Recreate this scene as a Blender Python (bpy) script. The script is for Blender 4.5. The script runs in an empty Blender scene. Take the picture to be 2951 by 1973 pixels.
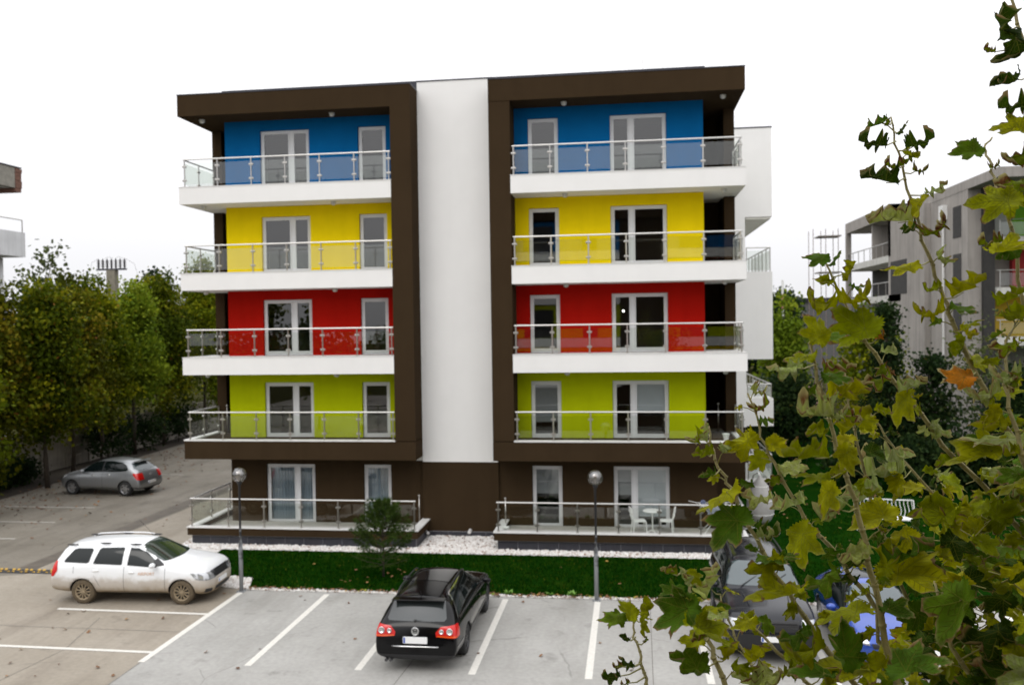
import bpy, bmesh, math, random
import numpy as np
from mathutils import Vector, Matrix
R = math.radians
# ------------------------------------------------------------------ camera, sky, sun, exposure
scn = bpy.context.scene
col = scn.collection
CAMZ = 7.307
def setup_view():
    yaw, pit, rol = R(7.5808), R(-1.1919), R(0.8266)
    fw = Vector((-math.sin(yaw)*math.cos(pit), math.cos(yaw)*math.cos(pit), math.sin(pit)))
    rt = Vector((math.cos(yaw), math.sin(yaw), 0)); up = rt.cross(fw)
    r2 = rt*math.cos(rol)-up*math.sin(rol); u2 = up*math.cos(rol)+rt*math.sin(rol)
    cd = bpy.data.cameras.new('camera'); cam = bpy.data.objects.new('camera', cd); col.objects.link(cam)
    cam.matrix_world = Matrix(((r2.x, u2.x, -fw.x, 0), (r2.y, u2.y, -fw.y, 0), (r2.z, u2.z, -fw.z, CAMZ), (0, 0, 0, 1)))
    cd.sensor_width = 36; cd.lens = 2504.9/2951*36
    cd.clip_start = 0.05; cd.clip_end = 1500
    cd.dof.use_dof = True; cd.dof.focus_distance = 4.0; cd.dof.aperture_fstop = 3.5
    scn.camera = cam
    w = bpy.data.worlds.new('World'); scn.world = w; w.use_nodes = True
    nt = w.node_tree; bg = nt.nodes['Background']
    sky = nt.nodes.new('ShaderNodeTexSky'); sky.sky_type = 'NISHITA'; sky.sun_disc = False
    sky.sun_elevation = R(48); sky.sun_rotation = R(200); sky.dust_density = 4; sky.air_density = 1
    hs = nt.nodes.new('ShaderNodeHueSaturation'); hs.inputs['Saturation'].default_value = 0.12
    mx = nt.nodes.new('ShaderNodeMixRGB'); mx.inputs[0].default_value = 0.82
    mx.inputs[2].default_value = (11.6, 11.6, 11.9, 1)      # overcast cloud layer in front of the clear sky
    nt.links.new(sky.outputs[0], hs.inputs['Color']); nt.links.new(hs.outputs[0], mx.inputs[1])
    # overcast dome: brighter towards the zenith than at the horizon
    tc = nt.nodes.new('ShaderNodeTexCoord'); sx = nt.nodes.new('ShaderNodeSeparateXYZ'); cl = nt.nodes.new('ShaderNodeClamp')
    ma = nt.nodes.new('ShaderNodeMath'); ma.operation = 'MULTIPLY_ADD'; ma.inputs[1].default_value = 1.05; ma.inputs[2].default_value = 0.73
    vm = nt.nodes.new('ShaderNodeVectorMath'); vm.operation = 'SCALE'
    nt.links.new(tc.outputs['Generated'], sx.inputs[0]); nt.links.new(sx.outputs[2], cl.inputs[0]); nt.links.new(cl.outputs[0], ma.inputs[0])
    nt.links.new(mx.outputs[0], vm.inputs[0]); nt.links.new(ma.outputs[0], vm.inputs['Scale'])
    nt.links.new(vm.outputs[0], bg.inputs[0]); bg.inputs[1].default_value = 0.12
    sd = bpy.data.lights.new('sun', 'SUN'); sd.energy = 0.5; sd.angle = R(25); sd.color = (1, 0.96, 0.9)
    s = bpy.data.objects.new('sun', sd); col.objects.link(s)
    az = R(200)
    d = Vector((math.sin(az)*math.cos(R(48)), math.cos(az)*math.cos(R(48)), math.sin(R(48))))
    s.rotation_euler = d.to_track_quat('Z', 'Y').to_euler()
    vs = scn.view_settings; vs.view_transform = 'Standard'; vs.look = 'None'; vs.exposure = 0.0; vs.gamma = 1
    scn.render.engine = 'CYCLES'
setup_view()
# ------------------------------------------------------------------ helpers
def tag(o, label=None, cat=None, group=None, kind=None):
    if label: o['label'] = label
    if cat: o['category'] = cat
    if group: o['group'] = group
    if kind: o['kind'] = kind
    return o
def empty(name, loc=(0, 0, 0), rz=0, label=None, cat=None, group=None):
    o = bpy.data.objects.new(name, None); col.objects.link(o); o.location = loc; o.rotation_euler = (0, 0, rz)
    o.empty_display_size = .2
    return tag(o, label, cat, group)
class MB:
    def __init__(s): s.v = []; s.f = []; s.m = []; s.k = 0
    def box(s, x0, x1, y0, y1, z0, z1):
        b = len(s.v)
        s.v += [(x0,y0,z0),(x1,y0,z0),(x1,y1,z0),(x0,y1,z0),(x0,y0,z1),(x1,y0,z1),(x1,y1,z1),(x0,y1,z1)]
        for q in ((0,3,2,1),(4,5,6,7),(0,1,5,4),(1,2,6,5),(2,3,7,6),(3,0,4,7)):
            s.f.append(tuple(b+i for i in q)); s.m.append(s.k)
        return s
    def quad(s, *p):
        b = len(s.v); s.v += [tuple(q) for q in p]; s.f.append(tuple(range(b, b+len(p)))); s.m.append(s.k); return s
    def tube(s, pts, r, n=8, r1=None, cap=True):
        pts = [Vector(p) for p in pts]; L = len(pts); rings = []
        up = Vector((0, 0, 1))
        for i, p in enumerate(pts):
            d = (pts[min(i+1, L-1)]-pts[max(i-1, 0)]).normalized()
            a = d.cross(up)
            if a.length < 1e-3: a = d.cross(Vector((0, 1, 0)))
            a.normalize(); c = d.cross(a).normalized()
            rr = r if r1 is None else r+(r1-r)*i/(L-1)
            b = len(s.v); rings.append(b)
            for k in range(n):
                t = 2*math.pi*k/n; q = p+a*math.cos(t)*rr+c*math.sin(t)*rr; s.v.append(tuple(q))
        for i in range(L-1):
            for k in range(n):
                k2 = (k+1) % n
                s.f.append((rings[i]+k, rings[i]+k2, rings[i+1]+k2, rings[i+1]+k)); s.m.append(s.k)
        if cap:
            s.f.append(tuple(rings[0]+k for k in range(n))[::-1]); s.m.append(s.k)
            s.f.append(tuple(rings[-1]+k for k in range(n))); s.m.append(s.k)
        return s
    def lathe(s, prof, c=(0, 0, 0), n=20, axis='Z', cap=True):
        # prof: list of (radius, height) along axis
        b = len(s.v)
        for r, h in prof:
            for k in range(n):
                t = 2*math.pi*k/n; x, y = r*math.cos(t), r*math.sin(t)
                p = (x, y, h) if axis == 'Z' else ((x, h, y) if axis == 'Y' else (h, x, y))
                s.v.append((p[0]+c[0], p[1]+c[1], p[2]+c[2]))
        for i in range(len(prof)-1):
            for k in range(n):
                k2 = (k+1) % n
                s.f.append((b+i*n+k, b+i*n+k2, b+(i+1)*n+k2, b+(i+1)*n+k)); s.m.append(s.k)
        if cap and prof[0][0] > 1e-4: s.f.append(tuple(b+k for k in range(n))[::-1]); s.m.append(s.k)
        if cap and prof[-1][0] > 1e-4: s.f.append(tuple(b+(len(prof)-1)*n+k for k in range(n))); s.m.append(s.k)
        return s
    def sphere(s, c, r, n=14, sq=(1, 1, 1)):
        b = len(s.v); m = n//2
        for i in range(m+1):
            a = math.pi*i/m
            for k in range(n):
                t = 2*math.pi*k/n
                s.v.append((c[0]+r*sq[0]*math.sin(a)*math.cos(t), c[1]+r*sq[1]*math.sin(a)*math.sin(t), c[2]+r*sq[2]*math.cos(a)))
        for i in range(m):
            for k in range(n):
                k2 = (k+1) % n
                s.f.append((b+i*n+k, b+(i+1)*n+k, b+(i+1)*n+k2, b+i*n+k2)); s.m.append(s.k)
        return s
    def mesh(s, name, mat, smooth=False):
        me = bpy.data.meshes.new(name); me.from_pydata(s.v, [], s.f)
        for m in (mat if isinstance(mat, (list, tuple)) else [mat]): me.materials.append(m)
        if any(s.m): me.polygons.foreach_set('material_index', s.m)
        bm = bmesh.new(); bm.from_mesh(me); bmesh.ops.remove_doubles(bm, verts=bm.verts, dist=1e-5)
        bmesh.ops.recalc_face_normals(bm, faces=bm.faces); bm.to_mesh(me); bm.free()
        if smooth: me.polygons.foreach_set('use_smooth', [True]*len(me.polygons))
        me.update(); return me
    def build(s, name, mat, parent=None, smooth=False, loc=None, bevel=0):
        o = bpy.data.objects.new(name, s.mesh(name, mat, smooth)); col.objects.link(o)
        if parent: o.parent = parent
        if loc: o.location = loc
        if bevel:
            md = o.modifiers.new('bevel', 'BEVEL'); md.width = bevel; md.segments = 2; md.limit_method = 'ANGLE'
        return o
def copyo(o, parent, loc=None):
    c = o.copy(); col.objects.link(c); c.parent = parent
    if loc is not None: c.location = loc
    return c
def copy_tree(o, parent=None):
    c = o.copy(); col.objects.link(c); c.parent = parent
    for ch in list(o.children): copy_tree(ch, c)
    return c
# ------------------------------------------------------------------ materials
def nmat(name):
    m = bpy.data.materials.new(name); m.use_nodes = True
    nt = m.node_tree; return m, nt, nt.nodes['Principled BSDF']
def N(nt, t, **kw):
    n = nt.nodes.new(t)
    for k, v in kw.items():
        if hasattr(n, k): setattr(n, k, v)
        else: n.inputs[k.replace('_', ' ')].default_value = v
    return n
def c4(c): return (c[0], c[1], c[2], 1)
def ramp(nt, src, stops):
    r = nt.nodes.new('ShaderNodeValToRGB'); e = r.color_ramp.elements
    while len(e) < len(stops): e.new(.5)
    for i, (p, c) in enumerate(stops):
        e[i].position = p; e[i].color = c4(c) if hasattr(c, '__len__') else (c, c, c, 1)
    nt.links.new(src, r.inputs[0]); return r
def pmat(name, c, rough=.6, metal=0, var=.0, scale=3, bump=0, bscale=80, coat=0, spec=.5, emit=None, stain=0):
    m, nt, b = nmat(name)
    b.inputs['Base Color'].default_value = c4(c); b.inputs['Roughness'].default_value = rough
    b.inputs['Metallic'].default_value = metal; b.inputs['Coat Weight'].default_value = coat
    b.inputs['Coat Roughness'].default_value = .04; b.inputs['Specular IOR Level'].default_value = spec
    if emit: b.inputs['Emission Color'].default_value = c4(c); b.inputs['Emission Strength'].default_value = emit
    tc = N(nt, 'ShaderNodeTexCoord')
    if var:
        n = N(nt, 'ShaderNodeTexNoise', Scale=scale, Detail=6, Roughness=.6)
        nt.links.new(tc.outputs['Object'], n.inputs['Vector'])
        r = ramp(nt, n.outputs[0], [(.3, [x*(1-var) for x in c]), (.7, [min(1, x*(1+var)) for x in c])])
        out = r.outputs[0]
        if stain:
            mp = N(nt, 'ShaderNodeMapping'); mp.inputs['Scale'].default_value = (2.2, 2.2, .18)
            n2 = N(nt, 'ShaderNodeTexNoise', Scale=1.4, Detail=5)
            nt.links.new(tc.outputs['Object'], mp.inputs[0]); nt.links.new(mp.outputs[0], n2.inputs['Vector'])
            r2 = ramp(nt, n2.outputs[0], [(.45, 1.0), (.8, 1-stain)])
            mm = N(nt, 'ShaderNodeMixRGB', blend_type='MULTIPLY'); mm.inputs[0].default_value = 1
            nt.links.new(out, mm.inputs[1]); nt.links.new(r2.outputs[0], mm.inputs[2]); out = mm.outputs[0]
        nt.links.new(out, b.inputs['Base Color'])
    if bump:
        n = N(nt, 'ShaderNodeTexNoise', Scale=bscale, Detail=3)
        nt.links.new(tc.outputs['Object'], n.inputs['Vector'])
        bp = N(nt, 'ShaderNodeBump', Strength=bump, Distance=.01)
        nt.links.new(n.outputs[0], bp.inputs['Height']); nt.links.new(bp.outputs[0], b.inputs['Normal'])
    return m
def glass(name, r0, tint=(1, 1, 1), rough=0.0):
    m = bpy.data.materials.new(name); m.use_nodes = True; nt = m.node_tree; nt.nodes.clear()
    out = N(nt, 'ShaderNodeOutputMaterial'); mix = N(nt, 'ShaderNodeMixShader')
    tr = N(nt, 'ShaderNodeBsdfTransparent'); tr.inputs[0].default_value = c4(tint)
    gl = N(nt, 'ShaderNodeBsdfGlossy', Roughness=rough); gl.inputs[0].default_value = (1, 1, 1, 1)
    lw = N(nt, 'ShaderNodeLayerWeight', Blend=.5)
    p = N(nt, 'ShaderNodeMath', operation='POWER'); p.inputs[1].default_value = 5
    q = N(nt, 'ShaderNodeMath', operation='MULTIPLY_ADD'); q.inputs[1].default_value = 1-r0; q.inputs[2].default_value = r0
    nt.links.new(lw.outputs['Facing'], p.inputs[0]); nt.links.new(p.outputs[0], q.inputs[0])
    nt.links.new(q.outputs[0], mix.inputs[0]); nt.links.new(tr.outputs[0], mix.inputs[1]); nt.links.new(gl.outputs[0], mix.inputs[2])
    nt.links.new(mix.outputs[0], out.inputs[0]); return m
M = {}
M['brown'] = pmat('brown_stucco', (.043, .0278, .0150), .95, var=.06, scale=1.2, bump=.5, bscale=140, spec=.03, stain=.12)
M['white'] = pmat('white_stucco', (.80, .79, .77), .9, var=.02, scale=.9, bump=.35, bscale=140, spec=.03, stain=.02)
M['soffit'] = pmat('soffit_plaster', (.70, .68, .62), .9, var=.04, bump=.2)
M['blue'] = pmat('blue_stucco', (.003, .105, .29), .85, var=.05, scale=1.5, bump=.4, bscale=140, spec=.03, stain=.08)
M['yellow'] = pmat('yellow_stucco', (.80, .60, .004), .85, var=.04, scale=1.5, bump=.4, bscale=140, spec=.03, stain=.06)
M['red'] = pmat('red_stucco', (.36, .008, .004), .85, var=.06, scale=1.5, bump=.4, bscale=140, spec=.03, stain=.08)
M['green'] = pmat('lime_stucco', (.40, .46, .003), .85, var=.05, scale=1.5, bump=.4, bscale=140, spec=.03, stain=.08)
M['tile'] = pmat('dark_tile', (.030, .031, .040), .45, var=.25, scale=6)
M['grout'] = pmat('grout', (.22, .22, .23), .9)
M['pvc'] = pmat('white_pvc', (.66, .66, .67), .35)
M['coping'] = pmat('coping', (.66, .65, .63), .6, var=.05)
M['steel'] = pmat('brushed_steel', (.50, .48, .45), .28, metal=1)
M['steelw'] = pmat('satin_handrail', (.58, .57, .55), .35, metal=.6)
M['darkmetal'] = pmat('dark_flashing', (.03, .03, .04), .4, metal=.3)
M['glassw'] = glass('window_glass', .10, (.62, .65, .67))
M['glassb'] = glass('balustrade_glass', .05, (.93, .95, .93))
M['floor'] = pmat('terrace_tile', (.42, .40, .36), .6, var=.12, scale=4)
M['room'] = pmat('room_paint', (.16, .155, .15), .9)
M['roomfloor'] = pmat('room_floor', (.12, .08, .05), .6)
M['blind'] = pmat('roller_blind', (.74, .76, .74), .85, var=.03)
M['blindg'] = pmat('grey_blind', (.40, .40, .38), .85, var=.03)
M['glintglow'] = pmat('glint_glow', (1, .97, .88), .5, emit=14)  # emission for the added pane glint, not a lamp
M['domelight'] = pmat('dome_light', (.55, .55, .52), .4)
M['black'] = pmat('black_plastic', (.012, .012, .013), .5)
M['whiteplastic'] = pmat('white_plastic', (.78, .78, .76), .45)
# ------------------------------------------------------------------ main apartment building
G0, G1, R0, R1, Y0, Y1, B0, B1, FB, RF = 2.798, 3.469, 5.706, 6.321, 8.626, 9.234, 11.596, 12.206, 14.624, 15.339
WY = 29.47
bld = empty('apartment_building', (-5.7, WY, 0), 0, 'five storey block with blue, yellow, red and lime green balcony walls in dark brown frames', 'building')
BO = Vector((-5.7, WY, 0))
def bbuild(mb, name, mat, parent=bld, smooth=False, label=None, bevel=0):
    if parent is bld: mb.v = [(x-BO.x, y-BO.y, z-BO.z) for x, y, z in mb.v]
    else:
        off = BO + (parent.location if parent is not bld else Vector((0, 0, 0)))
        mb.v = [(x-off.x, y-off.y, z-off.z) for x, y, z in mb.v]
    o = mb.build(name, mat, parent, smooth, bevel=bevel)
    if label: o['label'] = label
    return o
def wall_open(x0, x1, z0, z1, y0, y1, ops):
    """front wall with real openings; ops = [(xa, xb, za, zb)]"""
    mb = MB()
    xs = sorted({x0, x1, *[o[0] for o in ops], *[o[1] for o in ops]})
    zs = sorted({z0, z1, *[o[2] for o in ops], *[o[3] for o in ops]})
    for i in range(len(xs)-1):
        for j in range(len(zs)-1):
            cx, cz = (xs[i]+xs[i+1])/2, (zs[j]+zs[j+1])/2
            if any(o[0] < cx < o[1] and o[2] < cz < o[3] for o in ops): continue
            a, b, c, d = xs[i], xs[i+1], zs[j], zs[j+1]
            mb.quad((a, y0, c), (b, y0, c), (b, y0, d), (a, y0, d))
            mb.quad((a, y1, d), (b, y1, d), (b, y1, c), (a, y1, c))
    for a, b, c, d in ops:
        mb.quad((a, y0, c), (a, y0, d), (a, y1, d), (a, y1, c)); mb.quad((b, y0, d), (b, y0, c), (b, y1, c), (b, y1, d))
        mb.quad((a, y0, d), (b, y0, d), (b, y1, d), (a, y1, d)); mb.quad((a, y1, c), (b, y1, c), (b, y0, c), (a, y0, c))
    mb.quad((x0, y0, z0), (x0, y0, z1), (x0, y1, z1), (x0, y1, z0)); mb.quad((x1, y0, z1), (x1, y0, z0), (x1, y1, z0), (x1, y1, z1))
    mb.quad((x0, y0, z1), (x1, y0, z1), (x1, y1, z1), (x0, y1, z1)); mb.quad((x0, y1, z0), (x1, y1, z0), (x1, y0, z0), (x0, y0, z0))
    return mb
def curtain_mesh(x0, x1, z0, z1, y, waves=9, amp=.025, seed=0):
    rnd = random.Random(seed); mb = MB(); n = 60; ph = rnd.random()*6
    vs = []
    for i in range(n+1):
        t = i/n; x = x0+(x1-x0)*t
        yy = y+amp*math.sin(t*waves*2*math.pi+ph+.6*math.sin(t*9))+amp*.4*math.sin(t*waves*5+ph)
        vs.append((x, yy))
    for i in range(n):
        (a, b), (c, d) = vs[i], vs[i+1]
        mb.quad((a, b, z0), (c, d, z0), (c, d, z1), (a, b, z1))
    return mb
def window(x0, x1, z0, z1, mull=None, cover=None, seed=0, label=None):
    y0, y1 = WY+.10, WY+.17
    fr = .075
    mb = MB(); mb.box(x0, x0+fr, y0, y1, z0, z1).box(x1-fr, x1, y0, y1, z0, z1)
    mb.box(x0+fr, x1-fr, y0, y1, z1-fr, z1).box(x0+fr, x1-fr, y0, y1, z0, z0+fr)
    spans = [(x0+fr, x1-fr)]
    if mull is not None:
        mb.box(mull-.065, mull+.065, y0, y1, z0+fr, z1-fr)
        spans = [(x0+fr, mull-.065), (mull+.065, x1-fr)]
    # sash frames, set 12 mm proud of the outer frame
    for a, b in spans:
        s = .045
        mb.box(a+.004, a+s, y0-.012, y1-.02, z0+fr+.004, z1-fr-.004).box(b-s, b-.004, y0-.012, y1-.02, z0+fr+.004, z1-fr-.004)
        mb.box(a+s, b-s, y0-.012, y1-.02, z1-fr-s, z1-fr-.004).box(a+s, b-s, y0-.012, y1-.02, z0+fr+.004, z0+fr+s+.02)
    w = bbuild(mb, 'window', M['pvc'], label=label)
    gp = MB(); sx = .045
    for i, (a, b) in enumerate(spans):
        g = MB(); g.quad((a+sx, y0+.02, z0+fr+.06), (b-sx, y0+.02, z0+fr+.06), (b-sx, y0+.02, z1-fr-.04), (a+sx, y0+.02, z1-fr-.04))
        bbuild(g, 'pane', M['glassw'], w)
        cv = cover[i] if isinstance(cover, (list, tuple)) and not isinstance(cover[0], str) else cover
        if cv:
            kind, zb = cv
            if kind == 'curtain':
                c = curtain_mesh(a+.01, b-.01, z0+.06, z1-.08, y0+.16, waves=(b-a)*9, seed=seed+i); bbuild(c, 'curtain', M['sheer'], w)
            else:
                c = MB(); c.box(a+.02, b-.02, y0+.05, y0+.055, zb, z1-.1); c.box(a+.02, b-.02, y0+.045, y0+.062, zb-.025, zb)
                bbuild(c, 'blind', M['blind' if kind == 'blind' else 'blindg'], w)
    return w
def sheer():
    m, nt, b = nmat('sheer_curtain'); b.inputs['Base Color'].default_value = (.62, .72, .78, 1); b.inputs['Roughness'].default_value = .9
    tr = N(nt, 'ShaderNodeBsdfTransparent'); mx = N(nt, 'ShaderNodeMixShader'); mx.inputs[0].default_value = .72
    nt.links.new(tr.outputs[0], mx.inputs[1]); nt.links.new(b.outputs[0], mx.inputs[2]); nt.links.new(mx.outputs[0], nt.nodes['Material Output'].inputs[0]); return m
M['sheer'] = sheer()
def railing(xs, zt, yf, side_x, side_y1, side_y0=None, side=True, label=None, side_posts=2):
    """xs post positions along the front, zt top of slab, yf front plane"""
    H = .96; rail = zt+H
    x0, x1 = min(xs)-.05, max(xs)+.05
    mb = MB(); mb.tube([(x0, yf, rail-.02), (x1, yf, rail-.02)], .027, 8)
    if side: mb.tube([(side_x, yf+.03, rail-.02), (side_x, side_y1, rail-.02)], .027, 8)
    r = bbuild(mb, 'railing', M['steelw'], label=label)
    def post(x, y, along):
        p = MB(); p.tube([(x, y, zt), (x, y, rail-.03)], .025, 8); p.lathe([(.045, zt), (.045, zt+.012)], (x, y, 0), 10)
        for cz in (zt+.22, zt+.70):
            for s in (-1, 1):
                c = (x+s*.045, y, cz) if along == 'x' else (x, y+s*.045, cz)
                p.lathe([(.0, -.03), (.038, -.024), (.038, .024), (0, .03)], c, 10, 'Y' if along == 'x' else 'X')
        bbuild(p, 'post', M['steel'], r, smooth=False)
    def pane(p0, p1):
        g = MB(); (xa, ya), (xb, yb) = p0, p1; t = .005; z0, z1 = zt+.09, zt+.82
        if abs(xb-xa) > abs(yb-ya): g.box(xa, xb, ya-t, ya+t, z0, z1)
        else: g.box(xa-t, xa+t, ya, yb, z0, z1)
        bbuild(g, 'glass_panel', M['glassb'], r)
    for x in xs: post(x, yf, 'x')
    for a, b in zip(xs[:-1], xs[1:]): pane((a+.035, yf), (b-.035, yf))
    if side:
        ys = [yf+(side_y1-yf)*(i+1)/side_posts for i in range(side_posts)]
        prev = yf
        for y in ys:
            post(side_x, y-.03, 'y'); pane((side_x, prev+.04), (side_x, y-.07)); prev = y
    return r
# --- structural masses
def corner_light(x, y, z):
    p = MB(); p.lathe([(.10, 0), (.10, -.03), (.085, -.05), (.085, -.09), (.05, -.12), (0, -.13)], (x, y, z), 14)
    bbuild(p, 'ceiling_light', M['domelight'], smooth=True)
def wing(sx0, sx1, in0, in1, wins, side):
    """sx0..sx1 outer frame extent, in0..in1 coloured wall extent, side -1 left wing / +1 right wing"""
    inner_p0, inner_p1 = (-7.78, -7.082) if side < 0 else (-4.458, -3.75)
    bx0, bx1 = (sx0, inner_p0) if side < 0 else (inner_p1, sx1)
    endY = 31.3
    # brown frame: fascia, inner pillar and bottom band
    f = MB(); f.box(sx0, sx1, 28.35, 32.95, FB, RF)
    pz = 28.35 if side < 0 else 28.365
    f.box(inner_p0, inner_p1, pz, WY+.1, G1-.02, FB)
    f.box(sx0, sx1, 28.352, endY, G0, G1-.045)
    bbuild(f, 'frame', M['brown'], label='dark brown frame around the balconies of the %s half' % ('left' if side < 0 else 'right'))
    c = MB(); c.box(sx0-.01, sx1+.01, 28.335, 32.95, RF, RF+.035); bbuild(c, 'roof_flashing', M['darkmetal'])
    c = MB(); c.box(bx0-(.02 if side < 0 else 0), bx1+(.02 if side > 0 else 0), 28.335, 28.62, G1-.045, G1)
    sxp = sx0 if side < 0 else sx1
    c.box(min(sxp, sxp-side*.25)-(0.02 if side < 0 else 0), max(sxp, sxp-side*.25)+(0.02 if side > 0 else 0), 28.62, endY, G1-.045, G1)
    bbuild(c, 'coping', M['coping'])
    c = MB(); c.box(bx0+(.25 if side < 0 else 0), bx1-(.25 if side > 0 else 0), 28.62, WY, G1-.12, G1-.06)
    bbuild(c, 'balcony_floor', M['floor'])
    # balcony slabs
    for z0, z1, nm in ((B0, B1, 'blue'), (Y0, Y1, 'yellow'), (R0, R1, 'red')):
        s = MB(); s.box(bx0, bx1, 28.35, endY, z0+.006, z1-.03)
        bbuild(s, 'balcony_slab', M['white'])
        s = MB(); s.box(bx0-.012, bx1+.012, 28.338, endY, z1-.03, z1)
        bbuild(s, 'slab_coping', M['coping'])
    # coloured walls with openings
    for z0, z1, m in ((B1, FB, 'blue'), (Y1, B0, 'yellow'), (R1, Y0, 'red'), (G1-.06, R0, 'green')):
        top = z1
        ops = [(a, b, z0, (14.27 if m == 'blue' else 11.235 if m == 'yellow' else 8.30 if m == 'red' else 5.36)) for a, b, _ in wins]
        # the opening starts on the slab, so end the wall there
        bbuild(wall_open(in0, in1, z0, top, WY, WY+.3, ops), 'wall', M[m], label='%s wall behind the balcony' % m.replace('green', 'lime green'))
    # corner loggia: dark back wall, fin pillar
    e0, e1 = (sx0, in0) if side < 0 else (in1, sx1)
    w = MB(); w.box(e0, e1, 32.6, 32.9, G0, FB); bbuild(w, 'loggia_wall', M['brown'])
    px0, px1 = (sx0+.06, sx0+.42) if side < 0 else (sx1-.42, sx1-.06)
    w = MB(); w.box(px0, px1, 30.75, 32.6, G1-.045, FB); bbuild(w, 'corner_pillar', M['brown'])
    s = MB()
    for z0, z1 in ((B0, B1), (Y0, Y1), (R0, R1), (G0+.1, G1-.06)): s.box(e0+.02, e1-.02, endY, 32.6, z0+.05, z1-.04)
    bbuild(s, 'loggia_floor', M['soffit'])
    # side wall of the coloured box (towards the loggia)
    w = MB(); xw = in0 if side < 0 else in1-.25
    w.box(xw, xw+.25, WY+.3, 32.6, G0, FB); bbuild(w, 'side_wall', M['brown'])
wins_l = [(-12.83, -11.02, 'L'), (-9.25, -8.25, 'S')]
wins_r = [(-3.29, -2.26, 'S'), (-.52, 1.35, 'R')]
wing(-15.303, -7.082, -14.13, -7.78, wins_l, -1)
wing(-4.458, 3.769, -3.75, 2.55, wins_r, 1)
# central white bay and the mass behind
w = MB(); w.box(-7.082, -4.458, 29.35, 33, 2.60, 15.66); bbuild(w, 'white_bay', M['white'], label='white rendered bay between the two brown frames')
w = MB(); w.box(-7.1, -4.44, 29.33, 33.0, 15.66, 15.70); bbuild(w, 'roof_flashing', M['darkmetal'])
w = MB(); w.box(-14.13, -7.1, 29.44, WY, 2.63, G0); w.box(-4.44, 2.55, 29.44, WY, 2.63, G0); bbuild(w, 'white_band', M['white'])
w = MB(); w.box(-15.2, 3.70, 32.9, 50, 2.5, 14.9); w.box(-14.13, 3.2, 32.9, 50, -.2, 2.5); bbuild(w, 'rear_block', M['brown'])
w = MB(); w.box(-14.18, 2.62, WY-.05, 49, RF+.03, 15.72); bbuild(w, 'roof_upstand', M['darkmetal'])
w = MB(); w.box(-7.0, -4.5, 31.5, 33, .2, 2.6); bbuild(w, 'stair_core', M['brown'])
# ground floor wall with openings
gops = [(a, b, .33, 2.465) for a, b, _ in wins_l+wins_r]
bbuild(wall_open(-14.13, -7.1, .05, 2.63, WY, WY+.3, gops[:2]), 'wall', M['brown'], label='brown ground floor wall of the left half')
bbuild(wall_open(-4.44, 2.9, .05, 2.63, WY, WY+.3, gops[2:]), 'wall', M['brown'], label='brown ground floor wall of the right half')
w = MB(); w.box(-7.1, -4.44, 29.372, 29.8, .2, 2.60); bbuild(w, 'wall', M['brown'], label='plain brown wall below the white bay')
w = MB(); w.box(-14.13, -13.88, WY+.3, 32.9, .05, G0); w.box(2.65, 2.9, WY+.3, 32.9, .05, G0); bbuild(w, 'side_wall', M['brown'])
# plinth tiles
def tiles(x0, x1, y, z0, z1, w=.66, ystep=None):
    mb = MB(); x = x0
    mb.k = 1; mb.box(x0, x1, y+.008, y+.10, z0, z1); mb.k = 0
    while x < x1-.02:
        xe = min(x+w, x1); mb.box(x+.007, xe-.007, y, y+.02, z0, z1-.05 if z1 > .25 else z1-.012); x = xe
    return mb
bbuild(tiles(-6.88, -4.36, 29.33, -.12, .2), 'plinth', [M['tile'], M['grout']])
# two pipes sticking out of the bay's foot
p = MB(); p.tube([(-5.45, 29.36, .24), (-5.45, 29.16, .22)], .06, 12); p.tube([(-7.0, 29.2, .22), (-6.85, 29.0, .20)], .05, 10)
bbuild(p, 'drain_pipe', M['coping'])
# ground floor terraces
for (x0, x1, side) in ((-14.87, -6.88, -1), (-4.36, 3.64, 1)):
    wx = -14.13 if side < 0 else 2.9
    yb = 31.5; b = MB()
    b.box(x0, x1, 27.62, 27.86, .34, .585)                       # front band
    b.box(x0, x0+.24, 27.86, (yb if side < 0 else WY), .34, .585); b.box(x1-.24, x1, 27.86, (WY if side < 0 else yb), .34, .585)
    bbuild(b, 'terrace_band', M['brown'])
    b = MB(); b.box(x0-.02, x1+.02, 27.60, 27.88, .585, .622)
    b.box(x0-.02, x0+.26, 27.88, (yb if side < 0 else WY), .585, .622); b.box(x1-.26, x1+.02, 27.88, (WY if side < 0 else yb), .585, .622)
    bbuild(b, 'coping', M['coping'])
    b = MB(); b.box(x0+.24, x1-.24, 27.86, WY, .2, .42)
    if side < 0: b.box(x0+.24, wx, WY, yb, .2, .42)
    else: b.box(wx, x1-.24, WY, yb, .2, .42)
    bbuild(b, 'terrace_floor', M['floor'])
    t = tiles(x0+.11, x1-.08, 27.72, -.15, .34); 
    t.k = 0; t.box(x0+.11, x0+.13, 27.83, yb if side < 0 else 29.3, -.15, .34); t.box(x1-.10, x1-.08, 27.83, 29.3 if side < 0 else yb, -.15, .34)
    bbuild(t, 'plinth', [M['tile'], M['grout']])
    b = MB(); b.box(x0+.2, x1-.2, 27.83, WY, -.1, .19); bbuild(b, 'terrace_base', M['brown'])
LX = [-15.12, -13.92, -12.70, -11.49, -10.27, -9.06, -7.86]
RX = [-3.65, -2.45, -1.23, -.01, 1.21, 2.45, 3.60]
for zt, nm in ((B1, 'top'), (Y1, 'yellow'), (R1, 'red'), (G1, 'lime green')):
    railing(LX, zt, 28.42, -15.17, 30.7); railing(RX, zt, 28.42, 3.65, 30.7)
railing([-14.74, -13.43, -12.17, -10.87, -9.59, -8.30, -7.0], .62, 27.70, -14.74, 30.6)
railing([-4.22, -2.95, -1.66, -.36, .93, 2.21, 3.48], .62, 27.70, 3.50, 30.6)
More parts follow.
